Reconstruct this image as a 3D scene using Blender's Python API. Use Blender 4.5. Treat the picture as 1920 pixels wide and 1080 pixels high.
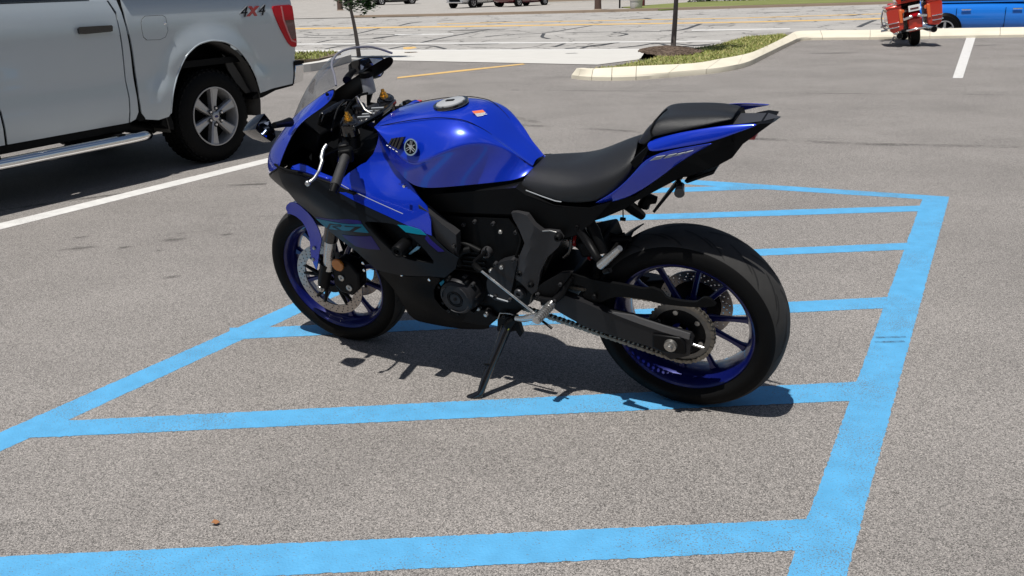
import bpy, bmesh, math, random
import numpy as np
from math import sin, cos, pi, radians, atan2, sqrt
from mathutils import Vector, Matrix
from mathutils.geometry import delaunay_2d_cdt

for o in list(bpy.data.objects):
    bpy.data.objects.remove(o)
scene = bpy.context.scene
col = scene.collection

# ------------------------------------------------------------------ camera, sky, sun, exposure
cam_data = bpy.data.cameras.new('camera')
cam_data.sensor_width = 36.0
cam_data.lens = 1709.75 / 1920 * 36.0
cam_data.clip_start = 0.05
cam_data.clip_end = 2000
cam = bpy.data.objects.new('camera', cam_data)
col.objects.link(cam)
_r = Vector((0.9995415, -0.0096209, -0.0287085)); _u = Vector((0.0302777, 0.3176093, 0.9477381)); _f = Vector((0.0, 0.9481729, -0.3177550))
cam.matrix_world = Matrix(((_r.x, _u.x, -_f.x, 0), (_r.y, _u.y, -_f.y, 0), (_r.z, _u.z, -_f.z, 1.34125), (0, 0, 0, 1)))
scene.camera = cam

SUN_ELEV, SUN_AZ = radians(70), radians(-122)      # azimuth measured from +X towards +Y
world = bpy.data.worlds.new('World')
scene.world = world
world.use_nodes = True
wn = world.node_tree
sky = wn.nodes.new('ShaderNodeTexSky')
sky.sky_type = 'NISHITA'
sky.sun_disc = False
sky.sun_elevation = SUN_ELEV
sky.sun_rotation = pi / 2 - SUN_AZ
sky.air_density = 1.0; sky.dust_density = 0.7; sky.ozone_density = 1.0
bg = wn.nodes['Background']
bg.inputs['Strength'].default_value = 0.055
# broken fair-weather cloud all over the sky
tcw = wn.nodes.new('ShaderNodeTexCoord')
nw = wn.nodes.new('ShaderNodeTexNoise'); nw.inputs['Scale'].default_value = 3.2; nw.inputs['Detail'].default_value = 7; nw.inputs['Roughness'].default_value = .55
wn.links.new(tcw.outputs['Generated'], nw.inputs['Vector'])
mw = wn.nodes.new('ShaderNodeMapRange'); mw.inputs[1].default_value = .52; mw.inputs[2].default_value = .66; mw.inputs[3].default_value = 0; mw.inputs[4].default_value = .8
wn.links.new(nw.outputs['Fac'], mw.inputs[0])
mxw = wn.nodes.new('ShaderNodeMix'); mxw.data_type = 'RGBA'; mxw.inputs[7].default_value = (9.5, 9.6, 9.8, 1)
wn.links.new(mw.outputs[0], mxw.inputs[0]); wn.links.new(sky.outputs['Color'], mxw.inputs[6])
wn.links.new(mxw.outputs[2], bg.inputs['Color'])

sd = bpy.data.lights.new('sun', 'SUN')
sd.energy = 4.9
sd.angle = radians(0.53)
sd.color = (1.0, 0.965, 0.91)
sun = bpy.data.objects.new('sun', sd)
col.objects.link(sun)
_s = Vector((cos(SUN_AZ) * cos(SUN_ELEV), sin(SUN_AZ) * cos(SUN_ELEV), sin(SUN_ELEV)))
sun.rotation_euler = _s.to_track_quat('Z', 'Y').to_euler()
sun.location = (0, 0, 30)

scene.view_settings.view_transform = 'Standard'
scene.view_settings.look = 'None'
scene.view_settings.exposure = 0.08
scene.view_settings.gamma = 1.0
scene.view_settings.use_curve_mapping = False
scene.render.engine = 'CYCLES'

# ------------------------------------------------------------------ helpers
rnd = random.Random(7)
def tps(ctrl):
    C=np.array(ctrl,float);n=len(C)
    def phi(r2): return r2*np.log(r2+1e-9)*.5
    d=((C[:,None,:2]-C[None,:,:2])**2).sum(-1)
    A=np.zeros((n+3,n+3));A[:n,:n]=phi(d)+np.eye(n)*4e-4
    A[:n,n]=1;A[:n,n+1:]=C[:,:2];A[n:,:n]=A[:n,n:].T
    w=np.linalg.solve(A,np.r_[C[:,2],0,0,0])
    def f(x,z):
        r2=(C[:,0]-x)**2+(C[:,1]-z)**2
        return float(w[:n]@phi(r2)+w[n]+w[n+1]*x+w[n+2]*z)
    return f
# half width of the left bodywork as a function of (x, z) in the motorcycle's own frame
S_body=tps([(1.46,.80,.15),(1.40,.85,.185),(1.30,.92,.20),(1.2,1.0,.19),(1.08,1.1,.165),
 (1.36,.77,.212),(1.25,.74,.226),(1.12,.70,.232),(1.0,.66,.230),(.9,.63,.224),
 (1.1,.80,.205),(1.0,.80,.172),(.96,.88,.135),(.88,.79,.158),(.93,.72,.196),
 (1.3,.68,.185),(1.2,.58,.182),(1.05,.52,.198),(.95,.55,.212),(.85,.55,.217),(.75,.5,.205),
 (1.05,.40,.175),(.9,.38,.185),(.75,.40,.19),(1.05,.28,.14),(.95,.2,.115),(.8,.2,.12),(.65,.22,.115),(.6,.3,.13)])
S_truck=lambda x,z: float(np.interp(z,[.3,.42,.52,.62,.75,.9,1.02,1.12,1.22,1.32,1.5,1.9],[-.06,-.045,-.02,-.012,-.022,-.008,.0,-.002,-.012,-.04,-.09,-.30]))


def new_mat(name):
    m = bpy.data.materials.new(name)
    m.use_nodes = True
    return m, m.node_tree, m.node_tree.nodes['Principled BSDF']

def pmat(name, c, rough=0.5, metal=0.0, coat=0.0, spec=0.5, var=0.0, vscale=12.0, bump=0.0, bscale=400.0, alpha=1.0, trans=0.0, rvar=0.0):
    m, nt, b = new_mat(name)
    b.inputs['Base Color'].default_value = (*c, 1)
    b.inputs['Roughness'].default_value = rough
    b.inputs['Metallic'].default_value = metal
    b.inputs['Coat Weight'].default_value = coat
    b.inputs['Coat Roughness'].default_value = 0.04
    b.inputs['Specular IOR Level'].default_value = spec
    b.inputs['Transmission Weight'].default_value = trans
    tc = nt.nodes.new('ShaderNodeTexCoord')
    if var > 0:
        n = nt.nodes.new('ShaderNodeTexNoise'); n.inputs['Scale'].default_value = vscale; n.inputs['Detail'].default_value = 5
        nt.links.new(tc.outputs['Object'], n.inputs['Vector'])
        mx = nt.nodes.new('ShaderNodeMix'); mx.data_type = 'RGBA'
        mx.inputs[6].default_value = (*[v * (1 - var) for v in c], 1)
        mx.inputs[7].default_value = (*[min(1, v * (1 + var)) for v in c], 1)
        nt.links.new(n.outputs['Fac'], mx.inputs[0])
        nt.links.new(mx.outputs[2], b.inputs['Base Color'])
        if rvar > 0:
            mr = nt.nodes.new('ShaderNodeMapRange')
            mr.inputs[1].default_value = 0.3; mr.inputs[2].default_value = 0.7
            mr.inputs[3].default_value = max(0.02, rough - rvar); mr.inputs[4].default_value = min(1, rough + rvar)
            nt.links.new(n.outputs['Fac'], mr.inputs[0]); nt.links.new(mr.outputs[0], b.inputs['Roughness'])
    if bump > 0:
        n2 = nt.nodes.new('ShaderNodeTexNoise'); n2.inputs['Scale'].default_value = bscale; n2.inputs['Detail'].default_value = 3
        nt.links.new(tc.outputs['Object'], n2.inputs['Vector'])
        bp = nt.nodes.new('ShaderNodeBump'); bp.inputs['Strength'].default_value = bump; bp.inputs['Distance'].default_value = 0.002
        nt.links.new(n2.outputs['Fac'], bp.inputs['Height'])
        nt.links.new(bp.outputs['Normal'], b.inputs['Normal'])
    return m

def tag(o, label=None, cat=None, group=None, kind=None):
    if label: o['label'] = label
    if cat: o['category'] = cat
    if group: o['group'] = group
    if kind: o['kind'] = kind
    return o

def empty(name, loc=(0, 0, 0), rz=0.0, parent=None):
    o = bpy.data.objects.new(name, None)
    o.empty_display_size = 0.1
    col.objects.link(o)
    o.location = loc
    o.rotation_euler = (0, 0, rz)
    if parent: o.parent = parent
    return o

def mk(name, verts, faces, m, parent=None, smooth=True, sharp=35, sub=0, fmats=None, bevel=0.0, solid=0.0):
    me = bpy.data.meshes.new(name)
    me.from_pydata([tuple(v) for v in verts], [], faces)
    me.validate()
    bm = bmesh.new(); bm.from_mesh(me)
    bmesh.ops.remove_doubles(bm, verts=bm.verts, dist=1e-5)
    bmesh.ops.recalc_face_normals(bm, faces=bm.faces)
    bm.to_mesh(me); bm.free()
    ms = m if isinstance(m, (list, tuple)) else [m]
    for q in ms: me.materials.append(q)
    if fmats and len(fmats) == len(me.polygons):
        me.polygons.foreach_set('material_index', fmats)
    if smooth:
        me.polygons.foreach_set('use_smooth', [True] * len(me.polygons))
        if not sub: me.set_sharp_from_angle(angle=radians(sharp))
    o = bpy.data.objects.new(name, me)
    col.objects.link(o)
    if parent: o.parent = parent
    if solid:
        md = o.modifiers.new('solid', 'SOLIDIFY'); md.thickness = solid; md.offset = -1
    if bevel:
        md = o.modifiers.new('bevel', 'BEVEL'); md.width = bevel; md.segments = 2; md.limit_method = 'ANGLE'; md.angle_limit = radians(40)
    if sub:
        md = o.modifiers.new('sub', 'SUBSURF'); md.levels = sub; md.render_levels = sub; md.boundary_smooth = 'PRESERVE_CORNERS'
    return o

class MB:
    """collects shapes that form ONE part"""
    def __init__(self): self.v = []; self.f = []
    def add(self, v, f):
        n = len(self.v); self.v += [tuple(q) for q in v]; self.f += [tuple(i + n for i in q) for q in f]; return self
    def box(self, c, s, rot=None):
        pts = []
        for i in (-1, 1):
            for j in (-1, 1):
                for k in (-1, 1):
                    q = Vector((i * s[0] / 2, j * s[1] / 2, k * s[2] / 2))
                    if rot is not None: q = rot @ q
                    pts.append(q + Vector(c))
        return self.add(pts, [(0, 1, 3, 2), (4, 6, 7, 5), (0, 4, 5, 1), (2, 3, 7, 6), (0, 2, 6, 4), (1, 5, 7, 3)])
    def tube(self, pts, r, n=10, cap=True):
        pts = [Vector(q) for q in pts]
        rs = list(r) if isinstance(r, (list, tuple)) else [r] * len(pts)
        if len(rs) != len(pts): rs = [float(t) for t in np.interp(np.linspace(0, 1, len(pts)), np.linspace(0, 1, len(rs)), rs)]
        rings = []; up = None
        for i, q in enumerate(pts):
            t = (pts[min(i + 1, len(pts) - 1)] - pts[max(i - 1, 0)]).normalized()
            if up is None:
                up = t.orthogonal().normalized()
            up = (up - t * up.dot(t)).normalized()
            s = t.cross(up)
            rings.append([q + (up * cos(2 * pi * j / n) + s * sin(2 * pi * j / n)) * rs[i] for j in range(n)])
        v = [q for rg in rings for q in rg]; f = []
        for i in range(len(pts) - 1):
            for j in range(n):
                f.append((i * n + j, i * n + (j + 1) % n, (i + 1) * n + (j + 1) % n, (i + 1) * n + j))
        if cap:
            f.append(tuple(range(n))[::-1]); f.append(tuple((len(pts) - 1) * n + j for j in range(n)))
        return self.add(v, f)
    def cyl(self, a, b, r0, r1=None, n=20):
        return self.tube([a, b], [r0, r1 if r1 is not None else r0], n)
    def lathe(self, prof, n=64, axis='y', c=(0, 0, 0), closed=False):
        v = []; f = []; k = len(prof)
        for i in range(n):
            a = 2 * pi * i / n
            for r, h in prof:
                if axis == 'y': q = (r * cos(a), h, r * sin(a))
                elif axis == 'z': q = (r * cos(a), r * sin(a), h)
                else: q = (h, r * cos(a), r * sin(a))
                v.append((q[0] + c[0], q[1] + c[1], q[2] + c[2]))
        for i in range(n):
            for j in range(k if closed else k - 1):
                a, b = i * k + j, i * k + (j + 1) % k
                a2, b2 = ((i + 1) % n) * k + j, ((i + 1) % n) * k + (j + 1) % k
                f.append((a, b, b2, a2))
        return self.add(v, f)
    def prism(self, poly, y0, y1, axis='y'):
        n = len(poly)
        if axis == 'y': v = [(x, y0, z) for x, z in poly] + [(x, y1, z) for x, z in poly]
        elif axis == 'z': v = [(x, y, y0) for x, y in poly] + [(x, y, y1) for x, y in poly]
        else: v = [(y0, x, z) for x, z in poly] + [(y1, x, z) for x, z in poly]
        f = [tuple(range(n)), tuple(range(2 * n - 1, n - 1, -1))] + [(i, (i + 1) % n, n + (i + 1) % n, n + i) for i in range(n)]
        return self.add(v, f)
    def grid(self, rows, mirror=False):
        k = len(rows[0]); v = [q for r in rows for q in r]
        f = [(i * k + j, i * k + j + 1, (i + 1) * k + j + 1, (i + 1) * k + j) for i in range(len(rows) - 1) for j in range(k - 1)]
        self.add(v, f)
        if mirror: self.add([(x, -y, z) for x, y, z in v], [q[::-1] for q in f])
        return self
    def build(self, name, m, parent=None, **kw): return mk(name, self.v, self.f, m, parent, **kw)

def inside(pt, poly):
    x, y = pt; c = False; n = len(poly); j = n - 1
    for i in range(n):
        xi, yi = poly[i]; xj, yj = poly[j]
        if (yi > y) != (yj > y) and x < (xj - xi) * (y - yi) / (yj - yi) + xi: c = not c
        j = i
    return c

def chaikin(P, n=1, closed=True):
    for _ in range(n):
        Q = []; L = len(P)
        for i in range(L if closed else L - 1):
            a, b = P[i], P[(i + 1) % L]
            Q.append(tuple(.8 * s + .2 * t for s, t in zip(a, b))); Q.append(tuple(.2 * s + .8 * t for s, t in zip(a, b)))
        if not closed: Q = [P[0]] + Q + [P[-1]]
        P = Q
    return P

def densify(P, h):
    Q = []
    for i in range(len(P)):
        a, b = P[i], P[(i + 1) % len(P)]
        L = sqrt((a[0] - b[0]) ** 2 + (a[1] - b[1]) ** 2); k = max(1, int(L / h))
        for j in range(k): Q.append((a[0] + (b[0] - a[0]) * j / k, a[1] + (b[1] - a[1]) * j / k))
    return Q

def sheet2d(outline, holes=(), h=.02):
    """triangulated 2-D sheet with inner points, so that a curved panel stays smooth"""
    loops = [densify(outline, h)] + [densify(q, h) for q in holes]
    V = []; E = []
    for L in loops:
        n = len(V); V += [Vector(q) for q in L]; E += [(n + i, n + (i + 1) % len(L)) for i in range(len(L))]
    xs = [q[0] for q in outline]; ys = [q[1] for q in outline]
    y = min(ys) + h * .5; r = 0
    while y < max(ys):
        x = min(xs) + (h * .5 if r % 2 else h * .95)
        while x < max(xs):
            if inside((x, y), outline) and not any(inside((x, y), q) for q in holes):
                if min((Vector((x, y)) - q).length_squared for q in V[:sum(len(L) for L in loops)]) > (h * .45) ** 2: V.append(Vector((x, y)))
            x += h
        y += h * .87; r += 1
    ov, oe, of, *_ = delaunay_2d_cdt(V, E, [], 0, 1e-6)
    T = []
    for t in of:
        c = (sum(ov[i].x for i in t) / len(t), sum(ov[i].y for i in t) / len(t))
        if inside(c, loops[0]) and not any(inside(c, q) for q in loops[1:]): T.append(tuple(t))
    return [(q.x, q.y) for q in ov], T

def panel(name, outline, S, thick, m, parent, holes=(), h=.02, sm=0, off=0.0, mirror=False, smooth=True, sharp=35):
    """a curved plate: outline in (x, z), its side position y from S(x, z), real thickness"""
    if sm: outline = chaikin(outline, sm); holes = [chaikin(q, sm) for q in holes]
    f = S if callable(S) else (lambda x, z: S)
    V, T = sheet2d(outline, holes, h)
    ys = [f(x, z) + off for x, z in V]
    n = len(V)
    v = [(x, y, z) for (x, z), y in zip(V, ys)] + [(x, y - thick, z) for (x, z), y in zip(V, ys)]
    fc = list(T) + [tuple(i + n for i in t[::-1]) for t in T]
    cnt = {}
    for t in T:
        for i in range(len(t)):
            a, b = t[i], t[(i + 1) % len(t)]
            cnt[(min(a, b), max(a, b))] = cnt.get((min(a, b), max(a, b)), 0) + 1
    for (a, b), c in cnt.items():
        if c == 1: fc.append((a, b, b + n, a + n))
    o = mk(name, v, fc, m, parent, smooth, sharp)
    if mirror:
        mk(name, [(x, -y, z) for x, y, z in v], fc, m, parent, smooth, sharp)
    return o

def ribbon(P, w, z):
    """flat strip following a polyline on the ground"""
    P = [Vector((q[0], q[1])) for q in P]; L = []; R = []
    for i in range(len(P)):
        t = (P[min(i + 1, len(P) - 1)] - P[max(i - 1, 0)]).normalized(); s = Vector((-t.y, t.x))
        ww = w[i] if isinstance(w, (list, tuple)) else w
        L.append(P[i] + s * ww / 2); R.append(P[i] - s * ww / 2)
    v = [(q.x, q.y, z) for q in L + R]; n = len(P)
    return v, [(i, i + 1, n + i + 1, n + i) for i in range(n - 1)]

def copy_tree(o, parent=None):
    c = o.copy(); col.objects.link(c); c.parent = parent
    for ch in list(o.children): copy_tree(ch, c)
    return c

# ------------------------------------------------------------------ ground materials
def asphalt(name, base, contrast=0.5, grain=170.0, stain=0.25, warm=0.02, cracks=0):
    m, nt, b = new_mat(name)
    L = nt.links
    tc = nt.nodes.new('ShaderNodeTexCoord')
    vo = nt.nodes.new('ShaderNodeTexVoronoi'); vo.inputs['Scale'].default_value = grain
    L.new(tc.outputs['Object'], vo.inputs['Vector'])
    sep = nt.nodes.new('ShaderNodeSeparateColor'); L.new(vo.outputs['Color'], sep.inputs[0])
    rmp = nt.nodes.new('ShaderNodeValToRGB')
    e = rmp.color_ramp.elements
    lo = [v * (1 - contrast) for v in base]; hi = [min(1, v * (1 + contrast * 1.1)) for v in base]
    e[0].position = 0.0; e[0].color = (*lo, 1)
    e[1].position = 1.0; e[1].color = (hi[0], hi[1] * (1 - warm), hi[2] * (1 - 2 * warm), 1)
    e2 = rmp.color_ramp.elements.new(0.6); e2.color = (*base, 1)
    e3 = rmp.color_ramp.elements.new(0.93); e3.color = (*[v * (1 + contrast * .45) for v in base], 1)
    L.new(sep.outputs[0], rmp.inputs[0])
    # a second, finer grain
    n0 = nt.nodes.new('ShaderNodeTexNoise'); n0.inputs['Scale'].default_value = grain * 1.9; n0.inputs['Detail'].default_value = 2
    L.new(tc.outputs['Object'], n0.inputs['Vector'])
    mr0 = nt.nodes.new('ShaderNodeMapRange'); mr0.inputs[1].default_value = .3; mr0.inputs[2].default_value = .7; mr0.inputs[3].default_value = 1 - contrast * .7; mr0.inputs[4].default_value = 1 + contrast * .7
    L.new(n0.outputs['Fac'], mr0.inputs[0])
    mul0 = nt.nodes.new('ShaderNodeMix'); mul0.data_type = 'RGBA'; mul0.blend_type = 'MULTIPLY'; mul0.inputs[0].default_value = 1
    L.new(rmp.outputs[0], mul0.inputs[6]); L.new(mr0.outputs[0], mul0.inputs[7])
    # large worn patches and tracks
    n1 = nt.nodes.new('ShaderNodeTexNoise'); n1.inputs['Scale'].default_value = 0.9; n1.inputs['Detail'].default_value = 6; n1.inputs['Roughness'].default_value = 0.6
    L.new(tc.outputs['Object'], n1.inputs['Vector'])
    mr1 = nt.nodes.new('ShaderNodeMapRange'); mr1.inputs[1].default_value = .3; mr1.inputs[2].default_value = .7; mr1.inputs[3].default_value = 1 - stain * .7; mr1.inputs[4].default_value = 1 + stain * .4
    L.new(n1.outputs['Fac'], mr1.inputs[0])
    mul1 = nt.nodes.new('ShaderNodeMix'); mul1.data_type = 'RGBA'; mul1.blend_type = 'MULTIPLY'; mul1.inputs[0].default_value = 1
    L.new(mul0.outputs[2], mul1.inputs[6]); L.new(mr1.outputs[0], mul1.inputs[7])
    # oily spots
    n2 = nt.nodes.new('ShaderNodeTexNoise'); n2.inputs['Scale'].default_value = 2.3; n2.inputs['Detail'].default_value = 8; n2.inputs['Roughness'].default_value = 0.7
    mp = nt.nodes.new('ShaderNodeMapping'); mp.inputs['Rotation'].default_value = (0, 0, -.2); mp.inputs['Scale'].default_value = (.35, 1.6, 1)
    L.new(tc.outputs['Object'], mp.inputs[0]); L.new(mp.outputs[0], n2.inputs['Vector'])
    mr2 = nt.nodes.new('ShaderNodeMapRange'); mr2.inputs[1].default_value = .60; mr2.inputs[2].default_value = .74; mr2.inputs[3].default_value = 1; mr2.inputs[4].default_value = 1 - stain * 1.3
    L.new(n2.outputs['Fac'], mr2.inputs[0])
    mul2 = nt.nodes.new('ShaderNodeMix'); mul2.data_type = 'RGBA'; mul2.blend_type = 'MULTIPLY'; mul2.inputs[0].default_value = 1
    L.new(mul1.outputs[2], mul2.inputs[6]); L.new(mr2.outputs[0], mul2.inputs[7])
    last = mul2
    if cracks:
        nd = nt.nodes.new('ShaderNodeTexNoise'); nd.inputs['Scale'].default_value = .8; nd.inputs['Detail'].default_value = 5
        L.new(tc.outputs['Object'], nd.inputs['Vector'])
        vm = nt.nodes.new('ShaderNodeVectorMath'); vm.operation = 'MULTIPLY_ADD'; vm.inputs[1].default_value = (1.6, 1.6, 0)
        L.new(nd.outputs['Color'], vm.inputs[0]); L.new(tc.outputs['Object'], vm.inputs[2])
        ve = nt.nodes.new('ShaderNodeTexVoronoi'); ve.feature = 'DISTANCE_TO_EDGE'; ve.inputs['Scale'].default_value = cracks
        L.new(vm.outputs[0], ve.inputs['Vector'])
        mc = nt.nodes.new('ShaderNodeMapRange'); mc.inputs[1].default_value = .006; mc.inputs[2].default_value = .028; mc.inputs[3].default_value = .45; mc.inputs[4].default_value = 1
        L.new(ve.outputs['Distance'], mc.inputs[0])
        last = nt.nodes.new('ShaderNodeMix'); last.data_type = 'RGBA'; last.blend_type = 'MULTIPLY'; last.inputs[0].default_value = 1
        L.new(mul2.outputs[2], last.inputs[6]); L.new(mc.outputs[0], last.inputs[7])
    L.new(last.outputs[2], b.inputs['Base Color'])
    b.inputs['Roughness'].default_value = .85
    b.inputs['Specular IOR Level'].default_value = .25
    bp = nt.nodes.new('ShaderNodeBump'); bp.inputs['Strength'].default_value = .55; bp.inputs['Distance'].default_value = .004
    L.new(sep.outputs[1], bp.inputs['Height']); L.new(bp.outputs['Normal'], b.inputs['Normal'])
    return m

def road_paint(name, c, under, wear=.5, grain=230.0, scale=2.2):
    m, nt, b = new_mat(name); L = nt.links
    tc = nt.nodes.new('ShaderNodeTexCoord')
    n1 = nt.nodes.new('ShaderNodeTexNoise'); n1.inputs['Scale'].default_value = grain; n1.inputs['Detail'].default_value = 3
    n2 = nt.nodes.new('ShaderNodeTexNoise'); n2.inputs['Scale'].default_value = scale; n2.inputs['Detail'].default_value = 4
    for n in (n1, n2): L.new(tc.outputs['Object'], n.inputs['Vector'])
    ad = nt.nodes.new('ShaderNodeMath'); ad.operation = 'MULTIPLY_ADD'; ad.inputs[1].default_value = .55
    L.new(n2.outputs['Fac'], ad.inputs[0]); L.new(n1.outputs['Fac'], ad.inputs[2])
    mr = nt.nodes.new('ShaderNodeMapRange'); mr.inputs[1].default_value = 1.03 - wear * .18; mr.inputs[2].default_value = 1.09 - wear * .18
    L.new(ad.outputs[0], mr.inputs[0])
    mx = nt.nodes.new('ShaderNodeMix'); mx.data_type = 'RGBA'; mx.inputs[6].default_value = (*c, 1); mx.inputs[7].default_value = (*under, 1)
    L.new(mr.outputs[0], mx.inputs[0])
    n3 = nt.nodes.new('ShaderNodeTexNoise'); n3.inputs['Scale'].default_value = 14; n3.inputs['Detail'].default_value = 6
    L.new(tc.outputs['Object'], n3.inputs['Vector'])
    m3 = nt.nodes.new('ShaderNodeMapRange'); m3.inputs[1].default_value = .3; m3.inputs[2].default_value = .7; m3.inputs[3].default_value = .9; m3.inputs[4].default_value = 1.07
    L.new(n3.outputs['Fac'], m3.inputs[0])
    mu = nt.nodes.new('ShaderNodeMix'); mu.data_type = 'RGBA'; mu.blend_type = 'MULTIPLY'; mu.inputs[0].default_value = 1
    L.new(mx.outputs[2], mu.inputs[6]); L.new(m3.outputs[0], mu.inputs[7])
    L.new(mu.outputs[2], b.inputs['Base Color'])
    b.inputs['Roughness'].default_value = .7
    vo = nt.nodes.new('ShaderNodeTexVoronoi'); vo.inputs['Scale'].default_value = 150
    L.new(tc.outputs['Object'], vo.inputs['Vector'])
    bp = nt.nodes.new('ShaderNodeBump'); bp.inputs['Strength'].default_value = .3; bp.inputs['Distance'].default_value = .003
    L.new(vo.outputs['Distance'], bp.inputs['Height']); L.new(bp.outputs['Normal'], b.inputs['Normal'])
    return m

M = {}
M['lot'] = asphalt('lot_asphalt', (.268, .250, .235), .72, 360, .24)
M['street'] = asphalt('street_asphalt', (.38, .365, .345), .18, 120, .22, cracks=.55)
M['far_lot'] = asphalt('far_lot_asphalt', (.36, .34, .315), .15, 60, .18)
M['blue_line'] = road_paint('blue_line_paint', (.080, .325, .575), (.11, .15, .18), .85)
M['white_line'] = road_paint('white_line_paint', (.60, .59, .57), (.3, .29, .27), .5)
M['yellow_line'] = road_paint('yellow_line_paint', (.62, .40, .14), (.35, .31, .26), .75, 60)
M['tar'] = pmat('tar_seal', (.055, .055, .057), .6, var=.3, vscale=8)
M['concrete'] = pmat('pale_concrete', (.54, .525, .49), .85, var=.10, vscale=3, bump=.2, bscale=80)
M['cream_kerb'] = pmat('cream_kerb_paint', (.66, .61, .49), .75, var=.17, vscale=3, bump=.25, bscale=90)
M['soil'] = pmat('soil', (.14, .11, .075), .95, var=.4, vscale=9, bump=.6, bscale=60)
M['grass_base'] = pmat('grass_base', (.18, .19, .06), .95, var=.4, vscale=5)

# ------------------------------------------------------------------ ground
Z_ST = -.30
ter = mk('terrain', [(-400, -120, -.60), (400, -120, -.60), (400, 600, -.60), (-400, 600, -.60)], [(0, 1, 2, 3)], M['soil'], smooth=False); tag(ter, kind='structure')
edge = [(-7.803,21.316),(-4.175,19.013),(-2.137,17.723),(0.303,16.247),(1.526,15.491),(2.346,16.283),(3.786,18.336),(6.949,22.958),(11.957,21.68)]
lot_poly = [(-45, -14), (45, -14), (45, edge[-1][1] - 5)] + edge[::-1] + [(-45, edge[0][1] + 9)]
lv = [(x, y, 0) for x, y in lot_poly]
nb = len(lv)
lot = mk('parking_lot', lv + [(x, y, -.59) for x, y in lot_poly], [tuple(range(nb))] + [(i, (i + 1) % nb, nb + (i + 1) % nb, nb + i) for i in range(nb)], M['lot'], smooth=False); tag(lot, kind='structure')
# the street beyond, lower than the lot, and the paved lot on its far side
near = [(-10.89,27.65),(-5.746,25.92),(1.496,23.239),(3.383,22.613),(6.965,22.145)]
far = [(-22.81,58.668),(-11.915,54.32),(-3.036,51.84),(4.679,50.405),(12.496,50.008),(19.969,49.546),(26.396,49.243)]
sp = [(-90, near[0][1] + 26)] + near + [(60, near[-1][1] - 14), (90, far[-1][1] - 8)] + far[::-1] + [(-90, far[0][1] + 12)]
street = mk('street', [(x, y, Z_ST) for x, y in sp], [tuple(range(len(sp)))], M['street'], smooth=False); tag(street, kind='structure')
fl = [(-90, far[0][1] + 12)] + far + [(90, far[-1][1] - 8), (260, 300), (-260, 300)]
flot = mk('far_parking_lot', [(x, y, Z_ST + .03) for x, y in fl], [tuple(range(len(fl)))], M['far_lot'], smooth=False); tag(flot, kind='structure')
# concrete crossing between lot and street (slopes down to the gutter)
a0 = [(-7.83,21.39),(-4.187,19.072),(-2.143,17.775),(0.304,16.29),(1.531,15.541),(2.354,16.338)]
a1 = near[:4]
a1 = [[(-11.089,28.169)][0], [(-5.794,26.146)][0], [(-2.929,25.03)][0], [(0.516,23.658)][0], [(2.139,23.056)][0], [(3.42,22.689)][0]]
mbx = MB().grid([[(x, y, .004) for x, y in a0], [(x, y, Z_ST + .012) for x, y in a1]])
cw = mbx.build('concrete_crossing', M['concrete'], smooth=False); tag(cw, kind='structure')

def mark(name, P, w, z, m, parent):
    v, f = ribbon(P, w, z); return mk(name, v, f, m, parent, smooth=False)

jr = random.Random(11)
def quad(name, P, z, m, parent, rough=True):
    """a painted area with the slightly ragged edge that paint has on coarse asphalt"""
    if rough and m.name.endswith('line_paint') and min((Vector(q)).length for q in P) < 14:
        P = [(x + jr.gauss(0, .0013), y + jr.gauss(0, .0013)) for x, y in densify(P, .011)]
    return mk(name, [(x, y, z) for x, y in P], [tuple(range(len(P)))], m, parent, smooth=False)

# blue hatching of the access aisle
quad('blue_border', [(-1.906,2.015),(-1.985,2.119),(-1.68,2.681),(-0.969,3.912),(0.395,6.27),(1.048,6.274),(1.049,6.149),(0.443,6.166),(-0.932,3.74),(-1.611,2.549)], .0006, M['blue_line'], lot)
quad('blue_border', [(2.558,5.505),(2.733,5.526),(0.763,1.804),(0.526,1.359),(0.377,1.365),(0.625,1.811)], .0008, M['blue_line'], lot)
quad('blue_border', [(1.06,6.327),(1.285,6.248),(2.73,5.526),(2.679,5.431),(2.556,5.476),(1.221,6.107),(1.043,6.22)], .0010, M['blue_line'], lot)
quad('blue_stripe', [(-2.303,2.031),(-1.316,1.985),(0.748,2.042),(0.687,1.91),(-1.246,1.851),(-2.12,1.829)], .0012, M['blue_line'], lot)
quad('blue_stripe', [(-1.613,2.757),(-1.452,2.754),(1.223,2.871),(1.146,2.724),(-1.554,2.636),(-1.589,2.639)], .0012, M['blue_line'], lot)
quad('blue_stripe', [(-1.191,3.587),(-1.032,3.58),(1.645,3.722),(1.567,3.585),(-1.152,3.451)], .0012, M['blue_line'], lot)
quad('blue_stripe', [(0.195,4.464),(2.094,4.544),(2.028,4.421),(0.136,4.35)], .0012, M['blue_line'], lot)
quad('blue_stripe', [(0.332,5.308),(2.494,5.321),(2.426,5.189),(0.261,5.176)], .0012, M['blue_line'], lot)
quad('blue_stripe', [(0.702,6.028),(1.741,6.015),(1.744,5.897),(0.649,5.872)], .0012, M['blue_line'], lot)
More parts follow.
